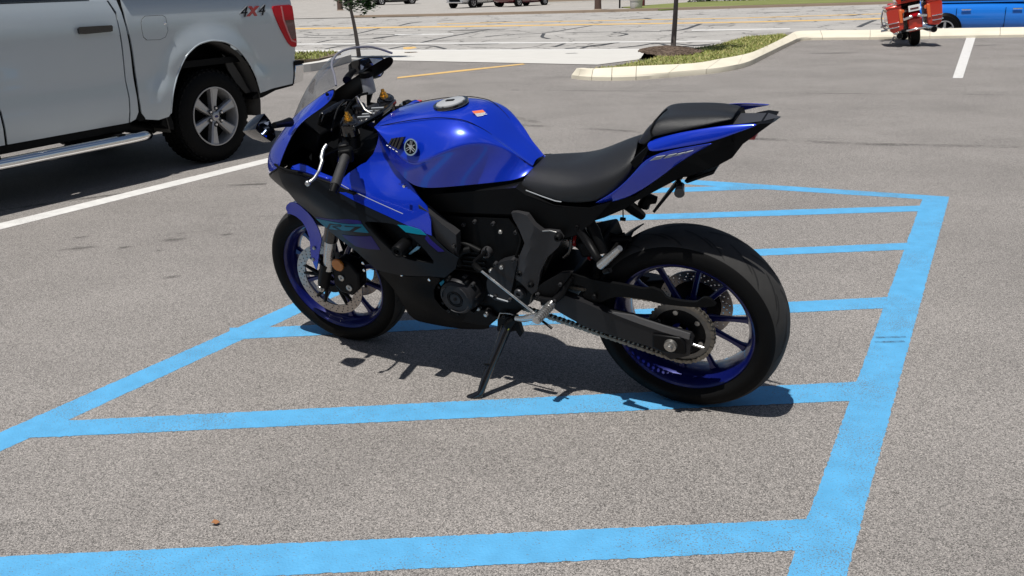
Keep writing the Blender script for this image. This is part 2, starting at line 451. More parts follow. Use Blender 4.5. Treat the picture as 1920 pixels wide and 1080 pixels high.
# white stall lines
quad('white_line', [(-3.763,4.199),(-3.197,5.581),(-2.007,7.64),(-1.908,7.503),(-3.11,5.415),(-3.658,4.067)], .002, M['white_line'], lot)
quad('white_line', [(5.774,11.983),(9.654,19.632),(9.804,19.551),(5.889,11.948)], .004, M['white_line'], lot)
quad('white_line', [(6.47,20.425),(8.086,19.975),(10.576,19.133),(10.447,18.895),(7.958,19.653),(6.34,20.007)], .0044, M['white_line'], lot)
quad('yellow_line', [(-1.672,14.411),(-0.764,15.283),(0.302,16.192),(0.344,16.015),(-0.751,14.997),(-1.649,14.198)], .004, M['yellow_line'], lot)
quad('yellow_patch', [(-2.515,23.362),(-2.251,23.521),(-2.134,22.951),(-2.327,22.524),(-2.451,22.738)], Z_ST+.19, M['yellow_line'], cw)
# street markings
ST=Z_ST+.004
quad('yellow_line', [(-16.782,42.983),(-9.248,41.987),(-1.872,39.123),(4.058,36.986),(9.048,35.315),(14.124,34.921),(18.644,34.65),(18.132,33.685),(13.733,33.942),(8.844,34.51),(3.961,36.105),(-1.816,37.902),(-8.946,40.586),(-16.11,41.235)], ST, M['yellow_line'], street)
quad('yellow_line', [(-2.955,42.111),(4.406,40.167),(9.906,38.696),(15.639,38.712),(15.387,38.081),(9.758,38.113),(4.337,39.54),(-2.909,41.423)], ST, M['yellow_line'], street)
quad('white_line', [(-12.458,31.732),(-6.575,29.776),(-2.322,28.127),(1.711,26.541),(5.791,25.24),(5.696,24.821),(1.681,26.079),(-2.281,27.61),(-6.451,29.198),(-12.207,31.078)], ST, M['white_line'], street)
quad('white_line', [(-3.908,33.737),(-1.78,33.061),(-1.747,32.422),(-3.833,33.073)], ST, M['white_line'], street)
quad('white_line', [(6.121,30.85),(9.09,30.058),(8.914,29.47),(5.999,30.231)], ST, M['white_line'], street)
quad('white_line', [(-11.14,28.302),(-5.894,26.611),(-2.077,25.026),(1.524,23.663),(3.44,22.998),(3.396,22.7),(1.502,23.33),(-2.047,24.655),(-5.794,26.146),(-10.939,27.778)], ST+.002, M['white_line'], street)
mark('tar_seal', chaikin([(-7.523,35.582),(-6.698,34.405),(-5.664,34.013),(-3.886,33.55)], 2, False), 0.110, ST+.003, M['tar'], street)
mark('tar_seal', chaikin([(-5.947,30.01),(-5.721,31.612),(-4.494,31.133),(-4.142,31.403),(-3.745,33.126)], 2, False), 0.110, ST+.003, M['tar'], street)
mark('tar_seal', chaikin([(-5.59,34.146),(-5.359,35.863),(-5.128,39.115)], 2, False), 0.110, ST+.003, M['tar'], street)
mark('tar_seal', chaikin([(-5.546,28.775),(-4.689,28.007),(-4.042,29.087)], 2, False), 0.110, ST+.003, M['tar'], street)
mark('tar_seal', chaikin([(-5.08,26.69),(-4.839,27.956),(-3.959,27.316)], 2, False), 0.110, ST+.003, M['tar'], street)
mark('tar_seal', chaikin([(-2.499,28.34),(-1.998,30.583),(-1.222,33.094),(-0.544,35.357)], 2, False), 0.110, ST+.003, M['tar'], street)
mark('tar_seal', chaikin([(-3.168,25.853),(-2.848,27.04),(-2.065,26.795),(-1.588,25.161)], 2, False), 0.110, ST+.003, M['tar'], street)
mark('tar_seal', chaikin([(-1.306,26.792),(-0.698,26.741),(-0.168,26.727)], 2, False), 0.110, ST+.003, M['tar'], street)
mark('tar_seal', chaikin([(1.311,24.702),(1.638,25.867)], 2, False), 0.110, ST+.003, M['tar'], street)
mark('tar_seal', chaikin([(-0.614,30.452),(0.078,31.335),(1.314,31.296),(3.327,35.852)], 2, False), 0.110, ST+.003, M['tar'], street)
mark('tar_seal', chaikin([(1.314,31.296),(1.142,29.217),(1.344,28.268)], 2, False), 0.110, ST+.003, M['tar'], street)
mark('tar_seal', chaikin([(2.017,31.227),(3.412,31.091),(5.062,30.453)], 2, False), 0.110, ST+.003, M['tar'], street)
mark('tar_seal', chaikin([(3.457,28.553),(3.905,29.504),(3.54,30.679)], 2, False), 0.110, ST+.003, M['tar'], street)
mark('tar_seal', chaikin([(1.853,24.457),(2.404,24.414),(2.941,25.474)], 2, False), 0.110, ST+.003, M['tar'], street)
mark('tar_seal', chaikin([(2.86,23.601),(3.472,24.134),(4.048,25.169),(4.166,23.411),(5.132,23.573)], 2, False), 0.110, ST+.003, M['tar'], street)
mark('tar_seal', chaikin([(5.066,30.793),(5.796,30.698),(7.163,34.563)], 2, False), 0.160, ST+.003, M['tar'], street)
mark('tar_seal', chaikin([(1.939,23.812),(2.223,24.708),(3.104,25.626)], 2, False), 0.110, ST+.003, M['tar'], street)
mark('tar_seal', chaikin([(3.819,24.61),(4.406,24.771),(4.727,23.556),(5.379,24.087)], 2, False), 0.110, ST+.003, M['tar'], street)
mark('tar_seal', chaikin([(11.073,29.496),(11.922,31.219),(13.103,33.452)], 2, False), 0.160, ST+.003, M['tar'], street)
mark('tar_seal', chaikin([(13.651,37.313),(14.494,38.445)], 2, False), 0.160, ST+.003, M['tar'], street)
mark('tar_seal', chaikin([(-7.328,33.719),(-6.207,32.799)], 2, False), 0.110, ST+.003, M['tar'], street)
mark('tar_seal', chaikin([(-4.37,31.523),(-3.961,32.574),(-2.924,33.359)], 2, False), 0.110, ST+.003, M['tar'], street)
mark('tar_seal', chaikin([(5.295,40.055),(6.159,40.558)], 2, False), 0.160, ST+.003, M['tar'], street)
mark('tar_seal', chaikin([(-3.132,44.707),(-2.416,45.435)], 2, False), 0.160, ST+.003, M['tar'], street)
mark('tar_seal', chaikin([(-1.059,41.981),(0.358,42.087)], 2, False), 0.160, ST+.003, M['tar'], street)
mark('tar_seal', chaikin([(6.139,41.19),(6.179,39.944)], 2, False), 0.160, ST+.003, M['tar'], street)
mark('tar_seal', chaikin([(-9.374,43.356),(-7.932,43.469)], 2, False), 0.160, ST+.003, M['tar'], street)
mark('tar_seal', chaikin([(-4.51,41.154),(-4.296,43.754),(-3.88,44.648)], 2, False), 0.160, ST+.003, M['tar'], street)
mark('tar_seal', chaikin([(11.019,43.083),(13.435,43.065)], 2, False), 0.160, ST+.003, M['tar'], street)
mark('tar_seal', chaikin([(14.925,43.176),(17.003,43.532)], 2, False), 0.160, ST+.003, M['tar'], street)
quad('drain_grate', [(1.308,20.886),(1.567,21.014),(1.608,20.77),(1.351,20.645)], Z_ST+.22, M['tar'], cw)

# tyre scuffs across the blue border, and oily stains soaked into the asphalt
def stain_mat():
    m, nt, b = new_mat('oily_stain'); L = nt.links
    tc = nt.nodes.new('ShaderNodeTexCoord'); out = nt.nodes['Material Output']
    gr = nt.nodes.new('ShaderNodeTexGradient'); gr.gradient_type = 'SPHERICAL'
    L.new(tc.outputs['Object'], gr.inputs[0])
    n = nt.nodes.new('ShaderNodeTexNoise'); n.inputs['Scale'].default_value = 9; n.inputs['Detail'].default_value = 8; n.inputs['Roughness'].default_value = .7
    geo = nt.nodes.new('ShaderNodeNewGeometry'); L.new(geo.outputs['Position'], n.inputs['Vector'])
    mu = nt.nodes.new('ShaderNodeMath'); mu.operation = 'MULTIPLY'; L.new(gr.outputs['Fac'], mu.inputs[0]); L.new(n.outputs['Fac'], mu.inputs[1])
    mr = nt.nodes.new('ShaderNodeMapRange'); mr.inputs[1].default_value = .12; mr.inputs[2].default_value = .5; mr.inputs[3].default_value = 0; mr.inputs[4].default_value = .42
    L.new(mu.outputs[0], mr.inputs[0])
    tr = nt.nodes.new('ShaderNodeBsdfTransparent'); mx = nt.nodes.new('ShaderNodeMixShader')
    b.inputs['Base Color'].default_value = (.06, .055, .05, 1); b.inputs['Roughness'].default_value = .7
    L.new(mr.outputs[0], mx.inputs[0]); L.new(tr.outputs[0], mx.inputs[1]); L.new(b.outputs[0], mx.inputs[2]); L.new(mx.outputs[0], out.inputs[0])
    return m
M['stain'] = stain_mat()
disc = MB().lathe([(0, 0), (.5, 0), (1, 0)], 24, axis='z')
for (x, y), rx, ry, a in zip([(-2.423,4.928),(-1.928,5.05),(-1.647,5.134),(-2.151,4.92),(-2.516,5.175),(-1.929,5.191),(-1.694,4.331),(3.627,16.626),(5.73,16.404),(8.805,17.126),(-1.926,4.831)],
      (.16, .12, .08, .07, .08, .06, .08, .9, .8, .6, .05), (.05, .06, .04, .04, .03, .03, .04, .2, .25, .2, .03), (.3, .2, .1, .5, .3, .2, .3, -.1, -.1, 0, .4)):
    o = mk('oil_stain', disc.v, disc.f, M['stain'], lot, smooth=False)
    o.location = (x, y, .0016 if y < 9 else .003); o.scale = (rx, ry, 1); o.rotation_euler = (0, 0, a)

def seam_mat():
    m, nt, b = new_mat('paving_seam'); L = nt.links; out = nt.nodes['Material Output']
    tc = nt.nodes.new('ShaderNodeTexCoord')
    n = nt.nodes.new('ShaderNodeTexNoise'); n.inputs['Scale'].default_value = 26; n.inputs['Detail'].default_value = 8; n.inputs['Roughness'].default_value = .75
    n2 = nt.nodes.new('ShaderNodeTexNoise'); n2.inputs['Scale'].default_value = 2.0; n2.inputs['Detail'].default_value = 3
    for q in (n, n2): L.new(tc.outputs['Object'], q.inputs['Vector'])
    mu = nt.nodes.new('ShaderNodeMath'); mu.operation = 'MULTIPLY'; L.new(n.outputs['Fac'], mu.inputs[0]); L.new(n2.outputs['Fac'], mu.inputs[1])
    mr = nt.nodes.new('ShaderNodeMapRange'); mr.inputs[1].default_value = .20; mr.inputs[2].default_value = .36; mr.inputs[3].default_value = 0; mr.inputs[4].default_value = .5
    L.new(mu.outputs[0], mr.inputs[0])
    tr = nt.nodes.new('ShaderNodeBsdfTransparent'); mx = nt.nodes.new('ShaderNodeMixShader')
    b.inputs['Base Color'].default_value = (.07, .065, .06, 1); b.inputs['Roughness'].default_value = .9
    L.new(mr.outputs[0], mx.inputs[0]); L.new(tr.outputs[0], mx.inputs[1]); L.new(b.outputs[0], mx.inputs[2]); L.new(mx.outputs[0], out.inputs[0])
    return m
M['seam'] = seam_mat()
for w_, P in ((.11, [(0.049,9.1),(0.995,8.568),(1.646,8.07),(2.317,7.772),(2.842,7.46),(3.459,7.273),(4.047,7.093)]), (.05, [(0.079,12.169),(1.68,11.616),(3.471,10.913),(5.715,10.169)]), (.06, [(-3.387,5.944),(-2.951,6.248),(-2.412,6.52),(-1.763,6.555)]), (.10, [(-1.234,11.301),(-0.298,10.344),(0.317,9.189)])):
    mark('paving_seam', chaikin(P, 2, False), w_, .0018, M['seam'], lot)

for P in ([(1.398,3.263),(1.455,3.261),(1.513,3.259)], [(1.376,3.218),(1.432,3.216),(1.489,3.214)]):
    mark('tyre_scuff', P, .020, .0020, M['seam'], lot); mark('tyre_scuff', P, .008, .0023, M['seam'], lot)

# ------------------------------------------------------------------ the blue sport motorcycle
M['blue'] = pmat('metallic_blue_paint', (.003, .034, .52), .26, .36, 1.0, var=.06, vscale=900)
M['rim_blue'] = pmat('blue_wheel_paint', (.004, .008, .11), .30, .35, .5)
M['dark_fairing'] = pmat('satin_dark_fairing', (.0055, .0078, .0115), .38, 0, 0, spec=.16, var=.1, vscale=6, rvar=.05)
M['teal'] = pmat('teal_decal', (.0, .16, .25), .4, 0, 0, spec=.2)
M['purple'] = pmat('indigo_decal', (.012, .008, .13), .4, 0, 0, spec=.2)
M['black'] = pmat('black_plastic', (.0036, .0038, .0042), .5, spec=.1, var=.25, vscale=20, bump=.1, bscale=900)
M['gloss_black'] = pmat('gloss_black', (.006, .006, .007), .18, coat=.6)
M['grey_cast'] = pmat('grey_cast_metal', (.040, .040, .043), .42, .4, spec=.3, var=.15, vscale=30, bump=.12, bscale=700)
M['engine'] = pmat('engine_black', (.0048, .0048, .0053), .42, .1, spec=.14, var=.2, vscale=18, bump=.15, bscale=500)
M['cover'] = pmat('engine_cover', (.018, .0185, .021), .4, .2, spec=.25, var=.1, vscale=20)
M['rubber'] = pmat('tyre_rubber', (.0045, .0045, .0047), .62, var=.25, vscale=14, bump=.2, bscale=500, spec=.1)
M['tread_rubber'] = pmat('scuffed_tread_rubber', (.034, .0333, .0325), .7, var=.25, vscale=30, bump=.3, bscale=400, spec=.2)
M['tread'] = pmat('tread_groove', (.004, .004, .004), .8)
M['grip'] = pmat('grip_rubber', (.014, .014, .015), .6, bump=.5, bscale=900)
M['vinyl'] = pmat('seat_vinyl', (.013, .0138, .0155), .40, var=.12, vscale=9, bump=.35, bscale=1400, spec=.4)
M['silver'] = pmat('brushed_aluminium', (.55, .55, .54), .30, .9, var=.1, vscale=40, rvar=.1)
M['steel'] = pmat('steel', (.42, .41, .39), .33, .9, var=.15, vscale=60, rvar=.1)
M['chain'] = pmat('chain_steel', (.22, .20, .17), .42, .8, var=.3, vscale=120)
M['disc'] = pmat('brake_disc_steel', (.40, .36, .33), .34, .85, var=.12, vscale=50, rvar=.08)
M['gold'] = pmat('gold_anodised', (.75, .38, .05), .25, .9)
M['amber'] = pmat('amber_reflector', (.50, .16, .015), .25, coat=.5)
M['chrome'] = pmat('chrome', (.8, .8, .8), .07, 1.0)
M['mirror'] = pmat('mirror_glass', (.42, .52, .74), .02, 1.0)  # bluish reflection put into the glass tint
M['red'] = pmat('red_plastic', (.45, .02, .02), .3, coat=.4)
M['white'] = pmat('white_print', (.75, .75, .73), .5)
M['orange'] = pmat('orange_print', (.75, .17, .06), .5)
M['grey_print'] = pmat('grey_print', (.33, .35, .37), .35)
M['reservoir'] = pmat('translucent_plastic', (.42, .43, .45), .3, spec=.5)

def glass_mat(name, tint, alpha_face=.12):
    m, nt, b = new_mat(name); L = nt.links
    nt.nodes.remove(b)
    out = nt.nodes['Material Output']
    tr = nt.nodes.new('ShaderNodeBsdfTransparent'); tr.inputs[0].default_value = (*tint, 1)
    gl = nt.nodes.new('ShaderNodeBsdfGlossy'); gl.inputs['Roughness'].default_value = .03
    lw = nt.nodes.new('ShaderNodeLayerWeight'); pw = nt.nodes.new('ShaderNodeMath'); pw.operation = 'POWER'; pw.inputs[1].default_value = 4; L.new(lw.outputs['Facing'], pw.inputs[0]); fr = nt.nodes.new('ShaderNodeMath'); fr.operation = 'MULTIPLY_ADD'; fr.inputs[1].default_value = .6; fr.inputs[2].default_value = .09; L.new(pw.outputs[0], fr.inputs[0])
    mx = nt.nodes.new('ShaderNodeMixShader')
    L.new(fr.outputs[0], mx.inputs[0]); L.new(tr.outputs[0], mx.inputs[1]); L.new(gl.outputs[0], mx.inputs[2]); L.new(mx.outputs[0], out.inputs[0])
    return m
M['screen'] = glass_mat('smoked_screen', (.76, .77, .79))

bike = empty('sport_motorcycle')
bike.matrix_world = Matrix.Translation((.59735, 2.80394, .00232)) @ Matrix.Rotation(2.655990, 4, 'Z') @ Matrix.Rotation(-.227512, 4, 'X')
tag(bike, 'blue and black sport motorcycle leaning on its side stand over the blue hatching', 'motorcycle')

def holed_disc(name, r_out, r_in, holes, thick, m, parent, loc):
    cu = bpy.data.curves.new(name, 'CURVE'); cu.dimensions = '2D'; cu.fill_mode = 'BOTH'; cu.extrude = thick / 2
    def circ(cx, cy, r, n):
        s = cu.splines.new('POLY'); s.points.add(n - 1); s.use_cyclic_u = True
        for i in range(n): s.points[i].co = (cx + r * cos(2 * pi * i / n), cy + r * sin(2 * pi * i / n), 0, 1)
    circ(0, 0, r_out, 96); circ(0, 0, r_in, 72)
    for hx, hy, hr in holes: circ(hx, hy, hr, 8)
    t = bpy.data.objects.new(name, cu); col.objects.link(t)
    dg = bpy.context.evaluated_depsgraph_get()
    me = bpy.data.meshes.new_from_object(t.evaluated_get(dg))
    bpy.data.objects.remove(t)
    me.transform(Matrix.Rotation(pi / 2, 4, 'X'))
    me.materials.clear(); me.materials.append(m)
    o = bpy.data.objects.new(name, me); col.objects.link(o); o.parent = parent; o.location = loc
    return o

def holes_pattern(rs, n, hr):
    H = []
    for i in range(n):
        for k, r in enumerate(rs):
            a = 2 * pi * (i + k / len(rs)) / n; H.append((r * cos(a), r * sin(a), hr))
    return H

def tyre_profile(R, hw, bead_r, bead_y):
    P = [(bead_r - .006, bead_y - .012), (bead_r, bead_y), (bead_r + .012, bead_y + .007)]
    shoulder = R - hw * .62
    P += [(bead_r + (shoulder - bead_r) * .55, hw * .985), (shoulder, hw)]
    for i in range(1, 9):
        a = i / 8 * pi / 2; P.append((shoulder + (R - shoulder) * sin(a) ** .92, hw * cos(a) ** .85 if i < 8 else 0))
    return P + [(r, -y) for r, y in P[::-1][1:]]

def crown_at(prof, y):
    h = sorted([(p[1], p[0]) for p in prof[4:len(prof) - 4]])
    return float(np.interp(y, [q[0] for q in h], [q[1] for q in h]))

def make_wheel(name, cx, R, hw, rim_hw, hubs, spoke_ph):
    w = MB()
    P = [(.232, rim_hw), (.226, rim_hw + .003), (.217, rim_hw - .006), (.214, rim_hw - .016), (.205, rim_hw - .028), (.199, .012), (.199, -.012), (.205, -rim_hw + .028), (.214, -rim_hw + .016), (.217, -rim_hw + .006), (.226, -rim_hw - .003), (.232, -rim_hw)]
    w.lathe(P + [(.222, -rim_hw + .02), (.212, 0), (.222, rim_hw - .02)], 96, closed=True)
    rim = w.build(name, M['rim_blue'], bike); rim.location = (cx, 0, R)
    t = MB().lathe(tyre_profile(R, hw, .230, rim_hw + .001), 112).build('tyre', [M['rubber'], M['tread_rubber']], rim, sharp=60)
    for pg in t.data.polygons:
        if abs(pg.center.y) < hw * .80 and Vector((pg.center.x, pg.center.z)).length > R * .9: pg.material_index = 1
    prof = tyre_profile(R, hw, .230, rim_hw + .001)
    g = MB()
    for i in range(14):
        for s in (-1, 1):
            a0 = 2 * pi * (i + (.5 if s > 0 else 0)) / 14
            for (da, y0, y1, ln, wd) in ((0, .10, .62, .34, .0042), (.21, .30, .80, .28, .0036)):
                pts = []
                for k in range(9):
                    u = k / 8; y = s * hw * (y0 + (y1 - y0) * u ** 1.2); a = a0 + da + ln * u
                    r = crown_at(prof, y) + .0006; pts.append((r * cos(a), y, r * sin(a), a))
                v = []
                for (x, y, z, a) in pts:
                    dx, dz = -sin(a) * .3 * wd, cos(a) * .3 * wd
                    k = wd * (1 if 0 < len(v) < 16 else .3)
                    v += [(x - dx, y - k, z - dz), (x + dx, y + k, z + dz)]
                vv = []
                for (x, y, z) in v:
                    rr = sqrt(x * x + z * z); q = crown_at(prof, y) + .0006; vv.append((x * q / rr, y, z * q / rr))
                g.add(vv, [(2 * k, 2 * k + 1, 2 * k + 3, 2 * k + 2) for k in range(8)])
    tag(g.build('tread_pattern', M['tread'], rim), kind='stuff')
    hb = MB().lathe([(.012, hubs[0]), (.042, hubs[0]), (.047, hubs[0] * .55), (.034, 0), (.047, hubs[1] * .55), (.042, hubs[1]), (.012, hubs[1])], 40)
    hb.build('hub', M['rim_blue'], rim)
    sp = MB()
    secs = []
    for (r, wt, ty, y) in ((.035, .020, .030, 0), (.09, .0125, .020, .0), (.15, .0105, .017, .0), (.185, .0135, .020, 0), (.206, .026, .026, 0)):
        secs.append([(r, y + ty / 2, wt / 2), (r, y + ty * .2, wt / 2 + .0035), (r, y - ty * .2, wt / 2 + .0035), (r, y - ty / 2, wt / 2), (r, y - ty / 2, -wt / 2), (r, y - ty * .2, -wt / 2 - .0035), (r, y + ty * .2, -wt / 2 - .0035), (r, y + ty / 2, -wt / 2)])
    v = [q for s_ in secs for q in s_]; k = 8
    f = [(i * k + j, i * k + (j + 1) % k, (i + 1) * k + (j + 1) % k, (i + 1) * k + j) for i in range(len(secs) - 1) for j in range(k)]
    s0 = mk('spoke', v, f, M['rim_blue'], rim, sharp=50)
    for i in range(10):
        o = s0 if i == 0 else s0.copy()
        if i: col.objects.link(o); o.parent = rim
        o.rotation_euler = (0, spoke_ph + 2 * pi * (i // 2) / 5 + (radians(31) if i % 2 else 0), 0)
    return rim

rear = make_wheel('rear_wheel', 0, .315, .090, .073, (.062, -.066), radians(10))
front = make_wheel('front_wheel', 1.395, .300, .0605, .049, (.056, -.056), radians(20))
bd = holed_disc('brake_disc', .1225, .082, holes_pattern((.093, .103, .113), 26, .0027), .005, M['disc'], rear, (0, -.079, 0))
MB().lathe([(.030, -.071), (.086, -.076), (.086, -.081), (.030, -.078)], 40, closed=True).build('disc_carrier', M['engine'], rear)
for s in (1, -1):
    holed_disc('brake_disc', .149, .113, holes_pattern((.120, .130, .141), 30, .0030), .005, M['disc'], front, (0, s * .068, 0))
    c = MB()
    for i in range(5):
        a = 2 * pi * i / 5 + .3
        for d in (-.16, .16):
            c.tube([(.045 * cos(a), s * .060, .045 * sin(a)), (.118 * cos(a + d), s * .068, .118 * sin(a + d))], [.009, .006], 8)
    c.lathe([(.030, s * .054), (.058, s * .054), (.058, s * .066), (.030, s * .066)], 32, closed=True)
    c.build('disc_carrier', M['engine'], front)
# sprocket
sp = MB(); n = 42; pr = []
for i in range(n * 4):
    a = 2 * pi * i / (n * 4); pr.append((a, .1085 if i % 4 in (0, 1) else .1040))
vv = []; ff = []
for y in (.0915, .0975):
    vv += [(r * cos(a), y, r * sin(a)) for a, r in pr] + [(.084 * cos(a), y, .084 * sin(a)) for a, r in pr]
N = n * 4
for i in range(N):
    j = (i + 1) % N
    ff += [(i, j, N + j, N + i), (2 * N + i, 3 * N + i, 3 * N + j, 2 * N + j), (i, 2 * N + i, 2 * N + j, j), (N + i, N + j, 3 * N + j, 3 * N + i)]
mk('sprocket', vv, ff, pmat('sprocket_steel', (.17, .165, .155), .4, .8, var=.2, vscale=60), rear, smooth=False)
c = MB().lathe([(.03, .07), (.062, .075), (.088, .089), (.088, .094), (.07, .096), (.03, .092)], 48, closed=True)
c.build('sprocket_carrier', M['engine'], rear)
c = MB()
for i in range(6):
    a = 2 * pi * i / 6 + .4; MB().lathe([(.0, .102), (.008, .102), (.009, .095), (.009, .090)], 12, c=(.074 * cos(a), 0, .074 * sin(a))).build('sprocket_bolt', M['steel'], rear)
# chain: side plates and rollers along the loop
RC, FC, rr_, rf_ = (0, .315), (.60, .385), .1075, .052
dx, dz = FC[0] - RC[0], FC[1] - RC[1]; D = sqrt(dx * dx + dz * dz); th0 = atan2(dz, dx); al = math.acos((rr_ - rf_) / D)
path = []
for i in range(41):
    a = th0 + al + (2 * pi - 2 * al) * i / 40; path.append((RC[0] + rr_ * cos(a), RC[1] + rr_ * sin(a)))
for i in range(17):
    a = th0 - al + 2 * al * i / 16; path.append((FC[0] + rf_ * cos(a), FC[1] + rf_ * sin(a)))
path.append(path[0])
cum = [0]
for a, b in zip(path, path[1:]): cum.append(cum[-1] + sqrt((a[0] - b[0]) ** 2 + (a[1] - b[1]) ** 2))
nl = int(round(cum[-1] / .015875)); nl -= nl % 2
pins = []
for i in range(nl):
    s_ = cum[-1] * i / nl; pins.append((float(np.interp(s_, cum, [q[0] for q in path])), float(np.interp(s_, cum, [q[1] for q in path]))))
ch = MB()
for i in range(nl):
    a = Vector(pins[i]); b = Vector(pins[(i + 1) % nl]); t = (b - a).normalized(); s_ = Vector((-t.y, t.x))
    out = []
    for (u, wv) in ((-.0062, 0), (-.0045, .0055), (.002, .0062), (.5, .0046), (1, .0062)):
        pass
    L = (b - a).length
    poly = [(-.0066, 0), (-.0046, .0048), (0, .0066), (L * .5, .0048), (L, .0066), (L + .0046, .0048), (L + .0066, 0), (L + .0046, -.0048), (L, -.0066), (L * .5, -.0048), (0, -.0066), (-.0046, -.0048)]
    P2 = [tuple(a + t * u + s_ * w_) for u, w_ in poly]
    for sg in (-1, 1):
        y = .0945 + sg * (.0085 if i % 2 else .0062)
        ch.prism(P2, y - .0011, y + .0011)
    ch.cyl((a.x, .0945 - .0105, a.y), (a.x, .0945 + .0105, a.y), .0042, n=8)
tag(ch.build('drive_chain', M['chain'], bike, sharp=30), kind='stuff')

# ---- swingarm, axle, chain guard
arm = [(0.405,0.125,0.415),(0.377,0.125,0.427),(0.295,0.128,0.405),(0.222,0.13,0.379),(0.142,0.13,0.372),(0.119,0.13,0.365),(0.042,0.13,0.347),(-0.045,0.13,0.336),(-0.053,0.13,0.32),(-0.042,0.13,0.263),(0.018,0.13,0.237),(0.062,0.138,0.266),(0.097,0.138,0.276),(0.195,0.138,0.291),(0.3,0.138,0.311),(0.388,0.135,0.354),(0.412,0.135,0.37)]
M['arm'] = pmat('swingarm_grey', (.020, .020, .022), .38, .3, spec=.3, var=.12, vscale=20)
sw = panel('swingarm', [(x, z) for x, y, z in arm], .140, .030, M['arm'], bike, h=.03)
cap = [(0.217,0.141,0.385),(0.132,0.141,0.384),(0.114,0.141,0.378),(0.032,0.141,0.361),(-0.048,0.141,0.346),(-0.045,0.141,0.325),(0.039,0.141,0.339),(0.127,0.141,0.36)]
panel('swingarm_top_edge', [(x, z) for x, y, z in cap], .1425, .006, pmat('anodised_grey', (.16, .16, .165), .38, .7), bike, h=.04)
MB().box((.42, 0, .40), (.10, .24, .10)).build('swingarm_cross_member', M['engine'], bike, bevel=.01)
mk('swingarm', [(x, -y + .27 - .27, z) for x, y, z in [(q[0], .11, q[2]) for q in arm]] + [(q[0], -.14, q[2]) for q in arm],
   [tuple(range(len(arm))), tuple(range(2 * len(arm) - 1, len(arm) - 1, -1))] + [(i, (i + 1) % len(arm), len(arm) + (i + 1) % len(arm), len(arm) + i) for i in range(len(arm))], M['arm'], bike, smooth=False)
ax = (.012, .300)
MB().prism([(ax[0] + u, ax[1] + w_) for u, w_ in ((.06, .028), (-.03, .030), (-.045, .012), (-.045, -.030), (.03, -.034), (.062, -.02))], .138, .149).build('axle_plate', M['engine'], bike, bevel=.004)
MB().lathe([(0, .172), (.009, .172), (.0105, .168), (.0105, .160), (.019, .160), (.021, .150), (.0215, .145)], 24, c=(ax[0], 0, ax[1])).build('axle_nut', M['steel'], bike)
MB().cyl((-.028, .125, .302), (-.085, .125, .290), .0045, n=10).box((-.034, .127, .3), (.014, .016, .024)).build('chain_adjuster', M['silver'], bike)
MB().cyl((.012, -.15, .3), (.012, .15, .3), .011).build('axle', M['steel'], bike)
cg = [(0.436,0.12,0.445),(0.4,0.12,0.474),(0.353,0.12,0.492),(0.33,0.12,0.498),(0.306,0.12,0.49),(0.229,0.12,0.483),(0.156,0.12,0.48),(0.1,0.12,0.474),(0.073,0.12,0.483),(0.056,0.12,0.478),(0.042,0.12,0.474),(0.027,0.12,0.452),(-0.023,0.12,0.448),(-0.066,0.12,0.451),(-0.085,0.12,0.47),(-0.1,0.12,0.472),(-0.113,0.12,0.465),(-0.128,0.12,0.449),(-0.09,0.12,0.437),(-0.034,0.12,0.431),(0.047,0.12,0.429),(0.094,0.12,0.437),(0.159,0.12,0.437),(0.203,0.12,0.431),(0.255,0.12,0.399),(0.313,0.12,0.418),(0.285,0.12,0.451),(0.337,0.12,0.462),(0.383,0.12,0.453),(0.44,0.12,0.413)]
panel('chain_guard', [(x, z) for x, y, z in cg], .124, .012, M['black'], bike, h=.03, sm=1)
MB().lathe([(0, .134), (.007, .133), (.009, .128), (.009, .123)], 16, c=([(0.264,0.13,0.426)][0][0], 0, [(0.264,0.13,0.426)][0][2])).build('bolt', M['engine'], bike)
# rear hugger over the tyre and the caliper on the far side
hg = MB(); rows = []
for i in range(13):
    rows.append([(.336 * cos(radians(8 + 52 * i / 12)), y, .315 + (.336 - abs(y) * .25) * sin(radians(8 + 52 * i / 12))) for y in (-.095, -.06, 0, .06, .095)])
hg.grid(rows)
hg.build('rear_hugger', M['black'], bike, solid=.004)
MB().box((.13, -.105, .345), (.075, .05, .07), Matrix.Rotation(.2, 3, 'Y')).build('rear_brake_caliper', M['engine'], bike, bevel=.01)
# ---- frame side plates (dark grey), radiator guard, engine
fp = [(0.509,0.15,0.71),(0.492,0.15,0.713),(0.451,0.15,0.709),(0.403,0.15,0.659),(0.353,0.15,0.659),(0.341,0.15,0.638),(0.359,0.15,0.606),(0.401,0.15,0.565),(0.432,0.15,0.51),(0.454,0.15,0.433),(0.473,0.15,0.419),(0.499,0.15,0.465),(0.531,0.15,0.479),(0.52,0.15,0.519),(0.47,0.15,0.613),(0.488,0.15,0.653),(0.504,0.15,0.686)]
def S_plate(x, z): return .150 + .018 * max(0, 1 - abs((x - .47) + .35 * (z - .55)) / .06)
panel('frame_side_plate', [(x, z) for x, y, z in fp], S_plate, .02, M['grey_cast'], bike, h=.016, mirror=True, sharp=20)
lp = [(0.534,0.145,0.473),(0.502,0.145,0.457),(0.48,0.145,0.412),(0.496,0.145,0.371),(0.517,0.145,0.352),(0.554,0.145,0.374),(0.552,0.145,0.417)]
panel('pivot_plate', [(x, z) for x, y, z in lp], .146, .02, M['engine'], bike, h=.03)
